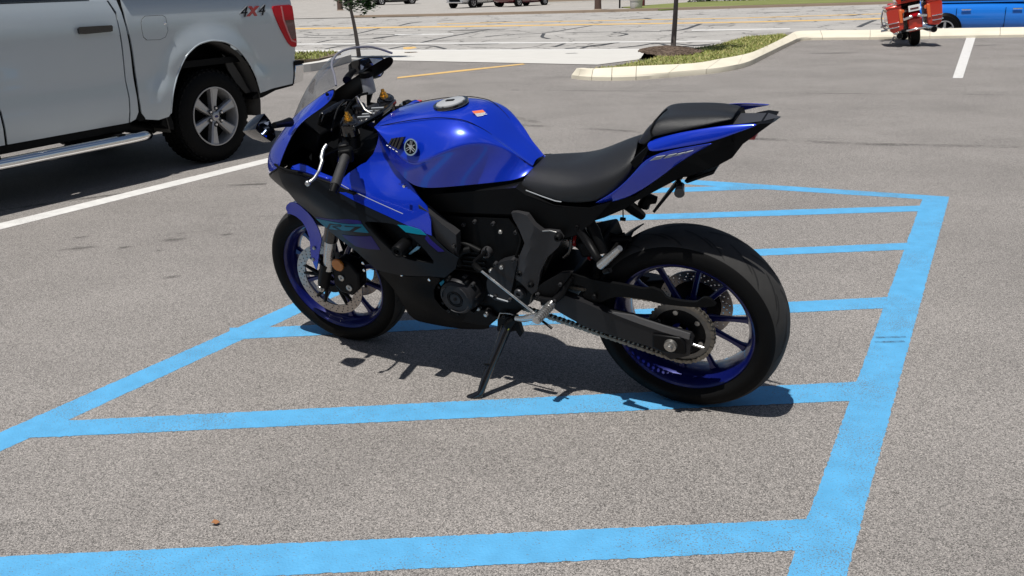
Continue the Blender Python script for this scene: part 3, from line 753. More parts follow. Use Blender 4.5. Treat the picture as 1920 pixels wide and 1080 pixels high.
for nm, (x, y, z), r in (('pivot_bolt', [(0.519,0.155,0.418)][0], .020), ('plate_bolt', [(0.346,0.17,0.651)][0], .013), ('plate_bolt', [(0.502,0.16,0.499)][0], .011), ('plate_bolt', [(0.469,0.16,0.46)][0], .010), ('plate_bolt', [(0.295,0.13,0.675)][0], .006)):
    MB().lathe([(0, y + .004), (r * .35, y + .004), (r * .4, y + .010), (r * .75, y + .010), (r, y + .002), (r * 1.05, y - .008)], 24, c=(x, 0, z)).build(nm, M['grey_cast'] if nm == 'pivot_bolt' else M['engine'], bike)
rg = [(0.826,0.19,0.726),(0.798,0.19,0.709),(0.749,0.18,0.666),(0.702,0.175,0.631),(0.714,0.175,0.544),(0.732,0.18,0.563),(0.785,0.19,0.61),(0.828,0.2,0.656)]
panel('radiator_side_cover', [(x, z) for x, y, z in rg], lambda x, z: .188, .03, M['grey_cast'], bike, h=.03)
MB().lathe([(0, .196), (.006, .196), (.008, .190), (.008, .186)], 16, c=([(0.716,0.188,0.59)][0][0], 0, [(0.716,0.188,0.59)][0][2])).build('bolt', M['gloss_black'], bike)
eb = [(0.887,0.12,0.656),(0.675,0.12,0.69),(0.509,0.12,0.692),(0.415,0.12,0.673),(0.369,0.12,0.609),(0.44,0.12,0.478),(0.498,0.12,0.363),(0.565,0.12,0.306),(0.671,0.12,0.265),(0.86,0.12,0.242),(0.966,0.12,0.293),(0.891,0.12,0.409),(0.769,0.12,0.503)]
panel('engine_block', [(x, z) for x, y, z in eb], .118, .236, M['engine'], bike, h=.05, smooth=False)
cy = [(0.826,0.14,0.664),(0.689,0.14,0.67),(0.529,0.14,0.679),(0.484,0.14,0.606),(0.524,0.14,0.522),(0.586,0.14,0.5),(0.716,0.14,0.521),(0.727,0.14,0.587)]
panel('cylinder_head', [(x, z) for x, y, z in cy], .135, .27, M['black'], bike, h=.05, smooth=False)
c1 = [(0.747,0.185,0.385)][0]
ec = MB().lathe([(0, .196), (.020, .196), (.0215, .192), (.030, .192), (.031, .196), (.052, .194), (.061, .188), (.067, .176), (.071, .150), (.073, .11)], 56, c=(c1[0], 0, c1[2]))
ecv = ec.build('alternator_cover', M['cover'], bike, sharp=28)
MB().lathe([(0, .200), (.006, .200), (.0065, .197)], 6, c=(c1[0], 0, c1[2])).lathe([(.024, .1975), (.027, .1975), (.027, .193)], 40, c=(c1[0], 0, c1[2])).build('cover_plug', M['engine'], ecv)
for i in range(7):
    a = .4 + i * 2 * pi / 7
    MB().lathe([(0, .182), (.005, .182), (.0062, .178), (.0062, .150)], 12, c=(c1[0] + .073 * cos(a), 0, c1[2] + .073 * sin(a))).build('cover_bolt', M['engine'], ecv)
lb = [(0.803,0.19,0.437),(0.786,0.19,0.45),(0.783,0.19,0.442),(0.799,0.19,0.426)]
panel('maker_label', [(x, z) for x, y, z in lb], .1895, .004, M['teal'], bike, h=.05)
sc = [(0.613,0.16,0.492),(0.578,0.16,0.53),(0.513,0.16,0.553),(0.504,0.16,0.543),(0.517,0.16,0.505),(0.537,0.16,0.443),(0.565,0.16,0.377),(0.623,0.16,0.384),(0.637,0.16,0.436)]
panel('sprocket_cover', [(x, z) for x, y, z in sc], .165, .06, M['cover'], bike, h=.03, sm=1)
for q in [(0.566,0.138,0.63),(0.564,0.17,0.517),(0.612,0.16,0.492),(0.693,0.15,0.326),(0.672,0.14,0.3),(0.639,0.14,0.534)]:
    MB().lathe([(0, q[1] + .004), (.005, q[1] + .004), (.0075, q[1] + .001), (.0075, q[1] - .012)], 12, c=(q[0], 0, q[2])).build('bolt', M['steel'], bike)
MB().tube([(q[0], q[1], q[2]) for q in [(0.617,0.15,0.568),(0.64,0.15,0.543),(0.668,0.16,0.519)]], .008, 8).build('shift_shaft_joint', M['engine'], bike)
MB().tube([(0.66,0.18,0.527),(0.651,0.18,0.513),(0.631,0.185,0.504)], [.008, .011, .008], 10).build('shift_rod_end', M['black'], bike)
MB().tube([(0.631,0.185,0.504),(0.453,0.19,0.371)], .0042, 10).build('shift_rod', M['silver'], bike)
MB().tube([(0.52,0.2,0.347),(0.488,0.205,0.354),(0.454,0.21,0.37),(0.432,0.21,0.379)], [.008, .011, .012, .010], 10).build('shift_pedal', M['silver'], bike, sharp=60)
MB().tube([(0.415,0.22,0.369),(0.376,0.23,0.352)], [.004, .0045], 8).build('shift_pedal_tip', M['engine'], bike)
fg = MB().tube([(0.393,0.16,0.411),(0.404,0.19,0.396),(0.407,0.23,0.396),(0.408,0.27,0.4)], [.012, .014, .014, .011], 14)
fg.build('footpeg', M['silver'], bike, sharp=60)
c = MB()
a, b = [Vector(q) for q in [(0.4,0.175,0.4),(0.409,0.262,0.398)]]
for i in range(9):
    q = a.lerp(b, i / 8); t = (b - a).normalized()
    c.cyl(q - t * .0022, q + t * .0022, .0155, n=14)
c.build('footpeg_ribs', M['silver'], bike)
MB().tube([(0.47,0.15,0.408),(0.43,0.16,0.409),(0.391,0.165,0.413)], .010, 10).tube([(0.391,0.165,0.413),(0.369,0.15,0.431),(0.337,0.13,0.49)], [.012, .012, .010], 10).build('footpeg_bracket', M['engine'], bike, sharp=60)
MB().prism([(q[0], q[2]) for q in [(0.475,0.15,0.43),(0.443,0.15,0.457),(0.36,0.15,0.513),(0.318,0.15,0.522),(0.358,0.15,0.469),(0.408,0.15,0.395),(0.442,0.15,0.405)]], .135, .150).build('heel_guard', M['engine'], bike, bevel=.003)
# ---- side stand
MB().prism([(q[0], q[2]) for q in [(0.635,0.12,0.289),(0.61,0.12,0.302),(0.563,0.12,0.299),(0.556,0.12,0.279),(0.549,0.12,0.234),(0.559,0.12,0.217),(0.571,0.12,0.243),(0.61,0.12,0.227),(0.646,0.12,0.23)]], .105, .130).build('side_stand_bracket', M['engine'], bike, bevel=.004)
ss = MB().tube([(0.591,0.145,0.27),(0.598,0.17,0.245),(0.616,0.215,0.186),(0.631,0.245,0.147),(0.642,0.275,0.11),(0.647,0.293,0.086),(0.657,0.3,0.075)], [.019, .0175, .0150, .0145, .0135, .0125, .012], 14)
ss.tube([(0.648,0.296,0.081),(0.666,0.303,0.069),(0.686,0.308,0.059),(0.696,0.309,0.054)], [.014, .0165, .017, .012], 14)
ss.build('side_stand', M['gloss_black'], bike, sharp=60)
MB().tube([(0.619,0.235,0.167),(0.639,0.255,0.176)], .0038, 8).build('side_stand_tang', M['engine'], bike)
q = [(0.582,0.155,0.275)][0]
MB().lathe([(0, q[1] + .010), (.008, q[1] + .010), (.011, q[1] + .004), (.013, q[1] - .01)], 16, c=(q[0], 0, q[2])).build('side_stand_bolt', M['gold'], bike)
q = [(0.672,0.14,0.3)][0]
MB().lathe([(0, q[1] + .004), (.006, q[1] + .005), (.009, q[1]), (.009, q[1] - .01)], 16, c=(q[0], 0, q[2])).build('bolt', M['silver'], bike)
MB().tube([(0.555,0.15,0.311),(0.579,0.15,0.282),(0.594,0.15,0.258)], [.013, .017, .015], 12).build('side_stand_pivot', M['engine'], bike)
# ---- fairings
side_outer = [(1.3665,0.8254),(1.2655,0.8187),(1.1861,0.801),(1.1141,0.782),(1.0634,0.7634),(0.975,0.7267),(0.8832,0.6942),(0.8251,0.6717),(0.7817,0.624),(0.7389,0.5757),(0.7038,0.5493),(0.7194,0.5097),(0.7672,0.4717),(0.8238,0.4704),(0.9549,0.4508),(1.0631,0.4504),(1.1336,0.5184),(1.2318,0.5712),(1.2904,0.6228),(1.3488,0.6863),(1.3508,0.7518)]
side_hole = [(1.0276,0.6693),(0.969,0.6683),(0.907,0.663),(0.8689,0.6349),(0.8185,0.5838),(0.785,0.5228),(0.843,0.5255),(0.9071,0.5327),(0.948,0.5426),(0.9823,0.594),(1.0087,0.637)]
sfair = panel('side_fairing', side_outer, S_body, .004, M['dark_fairing'], bike, holes=[chaikin(side_hole, 1)], h=.018, mirror=True)
panel('fairing_duct', [(x * .98 + .019, z * .98 + .010) for x, z in side_outer], lambda x, z: S_body(x, z) - .045, .004, M['black'], bike, h=.04, mirror=True)
for (x0, z0), (x1, z1) in zip(side_hole, side_hole[1:] + side_hole[:1]): pass
hh = chaikin(side_hole, 1); wl = MB()
wl.grid([[(x, S_body(x, z) - .002, z) for x, z in hh + hh[:1]], [(x, S_body(x, z) - .045, z) for x, z in hh + hh[:1]]])
wl.build('duct_wall', M['black'], bike, solid=.002)
# decals on the left fairing
D = 'decal'
panel('teal_stripe', [(1.2883,0.6234),(1.1767,0.6422),(1.0361,0.6567),(1.0182,0.6256),(1.0898,0.6194),(1.1045,0.6197),(1.1588,0.6085),(1.2351,0.5902),(1.2552,0.5936)], S_body, .0008, M['teal'], sfair, off=.0012, h=.02)
panel('indigo_stripe', [(1.2853,0.6326),(1.1052,0.6687),(1.0396,0.6694),(1.0361,0.6582),(1.1752,0.6444),(1.2814,0.6267)], S_body, .0008, M['purple'], sfair, off=.0010, h=.03)
panel('indigo_stripe', [(1.1645,0.5866),(1.0132,0.6131),(1.0003,0.5547),(1.0561,0.5467),(1.1172,0.545),(1.1591,0.5716)], S_body, .0008, M['purple'], sfair, off=.0012, h=.03)
panel('teal_stripe', [(0.9021,0.6622),(0.8619,0.6594),(0.8209,0.648),(0.8017,0.6301),(0.8326,0.6326),(0.8737,0.6388)], S_body, .0008, M['teal'], sfair, off=.0016, h=.02)
panel('indigo_stripe', [(0.8908,0.6635),(0.8463,0.6596),(0.8107,0.6457),(0.7856,0.6112),(0.7468,0.5744),(0.7677,0.5722),(0.7974,0.6006),(0.8081,0.6184),(0.8007,0.6301),(0.8157,0.6481),(0.8541,0.6604)], S_body, .0008, M['purple'], sfair, off=.0012, h=.02)
for L in ([(1.2099,0.6228),(1.1964,0.6261),(1.2351,0.5902),(1.2503,0.5881)], [(1.2094,0.623),(1.204,0.6263),(1.1381,0.6404),(1.1335,0.637),(1.1435,0.6328),(1.1884,0.6251),(1.204,0.6202)], [(1.1337,0.6368),(1.1454,0.6264),(1.1912,0.6149),(1.1993,0.6097),(1.2013,0.6124),(1.1882,0.6192),(1.1499,0.629),(1.1435,0.6335)],
          [(1.1982,0.6111),(1.1806,0.6159),(1.1511,0.6107),(1.1713,0.6058)], [(1.1188,0.6396),(1.0396,0.6475),(1.0478,0.6427),(1.0709,0.6421),(1.1202,0.6352)], [(1.0704,0.6423),(1.0479,0.6429),(1.0895,0.6193),(1.1105,0.6162)]):
    panel('model_lettering', L, S_body, .0006, M['dark_fairing'], sfair, off=.0024, h=.05)
# chin lip along the top of the side fairing
lip = [(1.373,0.205,0.84),(1.346,0.212,0.832),(1.312,0.218,0.827),(1.248,0.225,0.824),(1.176,0.232,0.812),(1.12,0.235,0.801),(1.068,0.236,0.784),(1.025,0.236,0.776)]
MB().tube(lip, [.004, .006, .006, .006, .005, .005, .004, .003], 8).build('fairing_lip', M['black'], bike, sharp=80)
# blue shoulder panel
sh = [(1.2996,0.8373),(1.2675,0.8464),(1.2442,0.8433),(1.1823,0.8218),(1.1392,0.8072),(1.1056,0.799),(1.0873,0.8154),(1.0506,0.8365),(1.0348,0.8417),(1.0136,0.864),(0.9968,0.8965),(0.9856,0.9283),(0.9784,0.9516),(0.9715,0.9361),(0.9639,0.9015),(0.9489,0.8609),(0.9087,0.8088),(0.85,0.766),(0.8287,0.7465),(0.798,0.7206),(0.7839,0.676),(0.7845,0.6286),(0.8125,0.6387),(0.8669,0.6613),(0.9615,0.6971),(1.0505,0.7323),(1.1036,0.7594),(1.1421,0.7769),(1.2065,0.8005),(1.2605,0.8166)]
def S_sh(x, z):
    u = min(1, max(0, (z - (.735 + .10 * (x - .95))) / .13))
    return S_body(x, z) + .001 - .034 * u * u * (3 - 2 * u)
shp = panel('shoulder_fairing', sh, S_sh, .004, M['blue'], bike, h=.018, mirror=True)
for L in ([(1.096,0.232,0.806),(1.041,0.234,0.78),(0.949,0.234,0.746),(0.86,0.232,0.713)], ):
    MB().tube(L, .0011, 6).build('trim_line', M['grey_print'], shp)
q = [(0.856,0.2,0.797)][0]
MB().lathe([(0, q[1] + .004), (.005, q[1] + .004), (.006, q[1] - .004)], 12, c=(q[0], 0, q[2])).build('bolt', M['chrome'], bike)
# inner blue ledge seen through the cockpit opening
lv_ = [[(1.314,0.205,0.831),(1.3,0.16,0.841),(1.272,0.155,0.825),(1.212,0.17,0.81),(1.159,0.19,0.8)], [(1.301,0.215,0.831),(1.254,0.215,0.829),(1.206,0.22,0.822),(1.16,0.222,0.814),(1.127,0.222,0.809)]]
MB().grid(lv_).build('inner_ledge', M['blue'], bike, solid=.003, sub=1)
# upper cowl: rear edge -> nose, five rows from the screen base down to the chin
cowl = [
 [(1.064,.165,1.112),(1.12,.155,1.088),(1.17,.140,1.064),(1.29,.100,1.002),(1.38,.055,.950),(1.415,0,.935)],
 [[(1.063,0.178,1.074)][0],(1.155,.172,1.05),(1.20,.163,1.028),(1.325,.125,.965),(1.42,.07,.915),(1.455,0,.90)],
 [[(1.143,0.188,1.033)][0],(1.225,.186,1.0),(1.275,.175,.975),(1.365,.140,.925),(1.47,.08,.868),(1.515,0,.85)],
 [[(1.229,0.203,0.995)][0],(1.28,.200,.945),(1.315,.188,.93),(1.395,.158,.89),(1.51,.09,.825),(1.56,0,.80)],
 [(1.324,.214,.873),(1.335,.209,.868),(1.362,.198,.855),(1.425,.170,.83),(1.53,.10,.775),(1.585,0,.745)],
 [(1.345,.216,.838),(1.36,.212,.826),(1.385,.202,.812),(1.44,.172,.785),(1.53,.10,.73),(1.58,0,.70)]]
def mirror_rows(R):
    return [r + [(x, -y, z) for x, y, z in r[::-1][1:]] for r in R]
cw_ = MB().grid(mirror_rows(cowl))
uc = cw_.build('upper_cowl', [M['blue'], M['black']], bike, sub=2)
md = uc.modifiers.new('solid', 'SOLIDIFY'); md.thickness = .004; md.offset = -1; md.material_offset = 1; md.material_offset_rim = 1
uc.modifiers.move(1, 0)
# lower nose (dark) closing the front of the fairing
nose = [[(1.345,.216,.838),(1.36,.212,.826),(1.385,.202,.812),(1.44,.172,.785),(1.53,.10,.73),(1.58,0,.70)],
        [(1.34,.214,.80),(1.36,.205,.785),(1.385,.190,.77),(1.44,.155,.745),(1.51,.09,.70),(1.54,0,.67)],
        [(1.32,.190,.72),(1.34,.180,.715),(1.37,.165,.71),(1.41,.135,.69),(1.46,.08,.66),(1.48,0,.64)]]
MB().grid(mirror_rows(nose)).build('lower_nose', M['dark_fairing'], bike, sub=2, solid=.004)
MB().grid(mirror_rows([[(1.30,.19,.84),(1.38,.15,.82),(1.45,.09,.80),(1.47,0,.79)],[(1.20,.19,.80),(1.28,.15,.80),(1.33,.08,.78),(1.35,0,.78)],[(1.12,.18,.72),(1.16,.14,.70),(1.18,.08,.68),(1.18,0,.68)]])).build('cockpit_tray', M['black'], bike, solid=.004)
# windscreen
scr = [cowl[0],
 [(1.085,.135,1.135),(1.135,.128,1.115),(1.19,.115,1.092),(1.27,.085,1.050),(1.335,.048,1.012),(1.36,0,1.0)],
 [(1.110,.110,1.152),(1.15,.103,1.138),(1.195,.092,1.120),(1.245,.070,1.092),(1.285,.04,1.065),(1.30,0,1.055)],
 [(1.130,.078,1.160),(1.155,.073,1.153),(1.18,.066,1.142),(1.21,.050,1.128),(1.232,.028,1.112),(1.24,0,1.106)],
 [(1.140,.045,1.166),(1.152,.042,1.163),(1.163,.038,1.159),(1.176,.030,1.154),(1.186,.017,1.148),(1.19,0,1.146)],
 [(1.148,.018,1.168),(1.150,.016,1.1675),(1.153,.014,1.167),(1.156,.011,1.166),(1.159,.006,1.165),(1.16,0,1.165)]]
MB().grid(mirror_rows(scr)).build('windscreen', M['screen'], bike, sub=2)
edge_l = [r[0] for r in scr]
MB().tube(chaikin(edge_l + [(x, -y, z) for x, y, z in edge_l[::-1]], 2, False), .0038, 8).build('windscreen_edge', pmat('screen_edge', (.16, .16, .19), .2, coat=.5), bike, sharp=80)
for s in (1, -1):
    MB().lathe([(0, .006), (.005, .005), (.006, 0)], 12, c=(1.10, s * .172, 1.085)).build('screen_bolt', M['black'], bike)
# belly pan and lower fairing
bl = [(1.074,0.17,0.441),(0.976,0.17,0.432),(0.844,0.18,0.45),(0.804,0.17,0.444),(0.85,0.16,0.394),(0.854,0.16,0.345),(0.833,0.15,0.299),(0.779,0.14,0.296),(0.714,0.13,0.287),(0.679,0.12,0.25),(0.69,0.11,0.217),(0.826,0.11,0.199),(0.938,0.11,0.2),(0.995,0.11,0.204),(1.015,0.12,0.233),(1.019,0.13,0.271),(1.031,0.14,0.332),(1.06,0.15,0.395)]
S_bel = tps([(x, z, y) for x, y, z in bl] + [(.86, .36, .175), (.8, .28, .15), (.95, .33, .165)])
panel('belly_pan', [(x, z) for x, y, z in bl], S_bel, .004, M['black'], bike, h=.022, mirror=True, sm=1)
panel('belly_core', [(x, z) for x, z in [(1.05, .36), (.95, .40), (.7, .36), (.60, .31), (.62, .27), (.75, .22), (.93, .20), (1.02, .25)]], .08, .16, M['black'], bike, h=.08, smooth=False)
for q in [(0.953,0.19,0.449),(0.841,0.19,0.445),(1.1,0.2,0.483),(1.111,0.19,0.447)]:
    MB().lathe([(0, q[1] + .003), (.005, q[1] + .002), (.0055, q[1] - .004)], 12, c=(q[0], 0, q[2])).build('bolt', M['chrome'], bike)
# crash slider
q = [(0.886,0.27,0.591)][0]; q2 = [(0.906,0.2,0.574)][0]
sl = MB().lathe([(.005, .268), (.011, .268), (.013, .273), (.020, .273), (.0225, .268), (.0235, .255), (.0235, .215), (.018, .205), (.010, .19)], 28, c=(q[0], 0, q[2]))
sl.build('crash_slider', M['black'], bike)
MB().prism([(x, z) for x, z in [(0.9015,0.54),(0.8619,0.5725),(0.8492,0.5718),(0.8558,0.5632),(0.9,0.5353)]], .188, .192).build('duct_vane', pmat('pale_blue_vane', (.20, .45, .62), .4), bike)
# ---- front fork, caliper, mudguard
for s in (1, -1):
    fk = MB().tube([(1.299, s * .112, .508), (1.165, s * .112, .80), (1.085, s * .112, .975)], [.027, .027, .026], 20)
    fk.build('fork_outer_tube', M['gloss_black'], bike)
    MB().tube([(1.345, s * .112, .38), (1.298, s * .112, .512)], .0215, 18).build('fork_slider', M['silver'], bike)
    MB().tube([(1.394, s * .112, .290), (1.385, s * .112, .315), (1.365, s * .112, .36), (1.345, s * .112, .405)], [.020, .024, .024, .026], 18).build('fork_foot', M['engine'], bike)
    MB().lathe([(0, s * .137), (.010, s * .137), (.012, s * .132), (.017, s * .130), (.017, s * .11)], 20, c=(1.394, 0, .298)).build('axle_clamp', M['steel'], bike)
    cl = MB().prism([(1.335, .315), (1.32, .40), (1.285, .43), (1.235, .42), (1.205, .375), (1.215, .315), (1.26, .275), (1.31, .285)], s * .062, s * .118).build('brake_caliper', M['engine'], bike, bevel=.008)
    for u in ((1.288, .352), (1.262, .312)):
        MB().lathe([(.003, s * .122), (.008, s * .124), (.013, s * .122), (.014, s * .112)], 18, c=(u[0], 0, u[1])).build('caliper_bolt', M['steel'], cl)
q = [(1.278,0.13,0.415)][0]
MB().lathe([(0, .137), (.022, .137), (.025, .134), (.025, .128)], 26, c=(q[0], 0, q[2])).build('amber_reflector', M['amber'], bike)
mg = []
for i in range(15):
    a = radians(66 + 60 * i / 14); row = []
    for y in (-.074, -.066, -.045, 0, .045, .066, .074):
        k = .325 - abs(y) ** 2 * 4.6 - (.006 if abs(y) > .07 else 0)
        row.append((1.395 + k * cos(a), y, .30 + k * sin(a)))
    mg.append(row)
MB().grid(mg).build('front_mudguard', M['blue'], bike, solid=.003, sub=1)
ms_ = [(1.51,0.075,0.596),(1.504,0.07,0.609),(1.482,0.07,0.623),(1.438,0.08,0.625),(1.377,0.095,0.588),(1.344,0.11,0.547),(1.337,0.115,0.509),(1.356,0.115,0.468),(1.398,0.118,0.368),(1.406,0.118,0.384),(1.411,0.115,0.43),(1.404,0.105,0.496),(1.415,0.095,0.529),(1.432,0.09,0.558),(1.462,0.085,0.575),(1.501,0.078,0.58)]
S_mg = tps([(x, z, y) for x, y, z in ms_])
panel('mudguard_side', [(x, z) for x, y, z in ms_], S_mg, .004, M['blue'], bike, h=.018, mirror=True, sm=1)
for q in [(1.385,0.116,0.464),(1.403,0.118,0.415)]:
    for s in (1, -1):
        MB().lathe([(0, s * (q[1] + .004)), (.005, s * (q[1] + .004)), (.0075, s * q[1])], 14, c=(q[0], 0, q[2])).build('mudguard_bolt', M['steel'], bike)
# ---- tank
def half(*r): return list(r)
t2 = [(0.995,0.105,0.954),(0.919,0.104,0.97),(0.84,0.1,0.984),(0.745,0.096,0.994),(0.658,0.088,0.986),(0.601,0.07,0.947),(0.562,0.055,0.905),(0.526,0.046,0.871),(0.495,0.042,0.846),(0.471,0.034,0.823)]
t4 = [(0.969,0.132,0.956),(0.89,0.17,0.901),(0.814,0.194,0.859),(0.715,0.196,0.91),(0.632,0.152,0.934),(0.579,0.104,0.919),(0.539,0.076,0.893),(0.512,0.058,0.862),(0.491,0.047,0.838),(0.468,0.038,0.817)]
t6 = [(0.981,0.118,0.941),(0.937,0.146,0.861),(0.892,0.156,0.812),(0.844,0.158,0.768),(0.729,0.154,0.782),(0.625,0.128,0.789),(0.551,0.11,0.795),(0.511,0.098,0.798),(0.487,0.086,0.805),(0.459,0.052,0.818)]
rise = (.008, .010, .010, .010, .012, .008, .006, .006, .006, .006)
tank = []
for a, b, c, r_ in zip(t2, t4, t6, rise):
    p3 = tuple(.5 * (u + w_) + d_ for u, w_, d_ in zip(a, b, (0, .010, .008)))
    p5 = tuple(.5 * (u + w_) + d_ for u, w_, d_ in zip(b, c, (0, -.004, 0)))
    tank.append([(a[0] + .004, 0, a[2] + r_), (a[0] + .003, a[1] * .55, a[2] + r_ * .78), a, p3, b, p5, c])
tk = MB().grid([[(x, -y, z) for x, y, z in r[::-1]] + r[1:] for r in tank])
tank_o = tk.build('fuel_tank', M['blue'], bike, sub=3)
ca = tank_o.data.attributes.new('crease_edge', 'FLOAT', 'EDGE')
crs = {tuple(round(v, 4) for v in (x, sg * y, z)) for r in tank for (x, y, z) in (r[4],) for sg in (1, -1)}
for e in tank_o.data.edges:
    k = [tuple(round(v, 4) for v in tank_o.data.vertices[i].co) in crs for i in e.vertices]
    if all(k): ca.data[e.index].value = .85
for s in (1, -1):
    sm_ = [(r[2][0], s * (r[2][1] + .0005), r[2][2] - .0005) for r in tank]
    MB().tube(chaikin(sm_, 2, False), .0013, 6).build('tank_seam', M['black'], tank_o)
MB().prism([(.985, .945), (.83, .785), (.50, .80), (.49, .84), (.6, .93), (.8, .96)], -.05, .05).build('tank_inner', M['black'], bike)
cp = empty('x'); bpy.data.objects.remove(cp)
cap_rot = Matrix.Rotation(radians(5), 4, 'Y')
fc = MB().lathe([(0, .0105), (.034, .0105), (.038, .008), (.046, .008), (.0475, .004), (.056, .004), (.058, -.004)], 48, axis='z').build('fuel_cap', pmat('cap_alloy', (.40, .41, .42), .35, .2), bike)
fc.location = (.757, 0, 1.002); fc.rotation_euler = (0, radians(6), 0)
c = MB().lathe([(.0485, .0055), (.0575, .0055), (.0585, -.002), (.0485, -.002)], 48, axis='z', closed=True).build('cap_ring', M['gloss_black'], fc)
MB().box((0, 0, .0115), (.030, .012, .004)).build('cap_key_flap', M['engine'], fc, bevel=.001)
MB().cyl((.05, .0, .004), (.05, 0, .008), .003).cyl((-.05, .0, .004), (-.05, 0, .008), .003).cyl((0, .05, .004), (0, .05, .008), .003).cyl((0, -.05, .004), (0, -.05, .008), .003).build('cap_screws', M['steel'], fc)
# print on the tank: warning label, round emblem, intake louvres
def on_surface(px, nrm, up, name, size): pass
e0 = Vector([(0.813,0.178,0.923)][0])
en = Vector((.12, .90, .42)).normalized()
def emblem():
    rt = Vector((-1, .15, 0)); rt = (rt - en * rt.dot(en)).normalized(); upv = en.cross(rt)
    if upv.z < 0: upv = -upv
    def P(u, w, d): return e0 + rt * u + upv * w + en * d
    def ring(r0, r1, d, nm, m, par=None):
        n = 36; v = []; f = []
        for i in range(n):
            a = 2 * pi * i / n
            v += [P(r0 * cos(a), r0 * sin(a), d), P(r1 * cos(a), r1 * sin(a), d), P(r1 * cos(a), r1 * sin(a), d - .004)]
        for i in range(n):
            j = (i + 1) % n
            f += [(3 * i, 3 * i + 1, 3 * j + 1, 3 * j), (3 * i + 1, 3 * i + 2, 3 * j + 2, 3 * j + 1)]
        if r0 == 0: f = [q for q in f]
        return mk(nm, v, f, m, par or bike)
    base = ring(.0, .0235, .0045, 'round_emblem', M['black'])
    ring(.0222, .0268, .0060, 'emblem_ring', M['chrome'], base)
    for k in range(3):
        a = pi / 2 + k * 2 * pi / 3; d = Vector((cos(a), sin(a))); s = Vector((-d.y, d.x)); b = MB()
        def bar(p, q, w):
            t = (q - p).normalized(); n_ = Vector((-t.y, t.x)) * w / 2
            pts = [p + n_, q + n_, q - n_, p - n_]
            v = [P(x.x, x.y, .0062) for x in pts] + [P(x.x, x.y, .0046) for x in pts]
            b.add(v, [(0, 1, 2, 3), (0, 4, 5, 1), (1, 5, 6, 2), (2, 6, 7, 3), (3, 7, 4, 0)])
        bar(d * -.017, d * .006, .0017)
        for g in (-1, 1): bar(d * .005 + s * .0032 * g, d * .0195 + s * .0032 * g, .0014)
        bar(d * .005 - s * .0042, d * .005 + s * .0042, .0022)
        b.build('emblem_fork', M['grey_print'], base, smooth=False)
emblem()
for k in range(5):
    a = 232 + k * 24; b_ = a + 36
    L = [(0.964,0.16,1.113)]
for L in ([(0.893,0.16,0.942),(0.907,0.166,0.922),(0.902,0.167,0.92),(0.885,0.161,0.942)], [(0.881,0.161,0.944),(0.896,0.168,0.919),(0.89,0.169,0.917),(0.872,0.162,0.946)], [(0.868,0.162,0.946),(0.885,0.17,0.916),(0.878,0.171,0.914),(0.859,0.163,0.948)], [(0.854,0.163,0.949),(0.873,0.172,0.912),(0.866,0.173,0.91),(0.841,0.164,0.951)]):
    MB().add([(x, y + .005, z + .002) for x, y, z in L] + [(x, y - .006, z - .002) for x, y, z in L], [(0, 1, 2, 3), (4, 7, 6, 5), (0, 4, 5, 1), (1, 5, 6, 2), (2, 6, 7, 3), (3, 7, 4, 0)]).build('intake_louvre', M['gloss_black'], tank_o, smooth=False)
for L in ([(0.913,0.168,0.922),(0.906,0.169,0.92)], [(0.903,0.169,0.916),(0.896,0.17,0.914)], [(0.891,0.17,0.911),(0.885,0.171,0.909)], [(0.879,0.172,0.906),(0.872,0.173,0.903)]):
    MB().tube([(x, y + .004, z) for x, y, z in L], .0012, 6).build('louvre_edge', M['white'], tank_o)

def tank_z(x, y):
    """height of the tank's top skin"""
    xs = [r[0][0] for r in tank][::-1]; best = []
    for r in tank[::-1]: best.append(float(np.interp(y, [0, r[1][1], r[2][1], r[3][1]], [r[0][2], r[1][2], r[2][2], r[3][2]])))
    return float(np.interp(x, xs, best))
def label_strip(u0, u1, v0, v1, m, nm, lift):
    # u: across (towards the rear), v: along the label's height
    A, B_, C_ = [Vector(q[:2]) for q in [(0.64,0.045,0.989),(0.624,0.005,0.999),(0.659,0.04,0.998)]]
    o = A; ex = B_ - A; ey = C_ - A; v = []
    for a, b in ((u0, v0), (u1, v0), (u1, v1), (u0, v1)):
        q = o + ex * a + ey * b; v.append((q.x, q.y, tank_z(q.x, q.y) + lift))
    return mk(nm, v, [(0, 1, 2, 3)], m, tank_o, smooth=False)
label_strip(0, 1, .55, 1, M['orange'], 'warning_label', .0020)
for k, w in ((.42, 1), (.28, .9), (.14, 1), (.0, .6)): label_strip(0, w, k, k + .08, M['white'], 'warning_print', .0022)

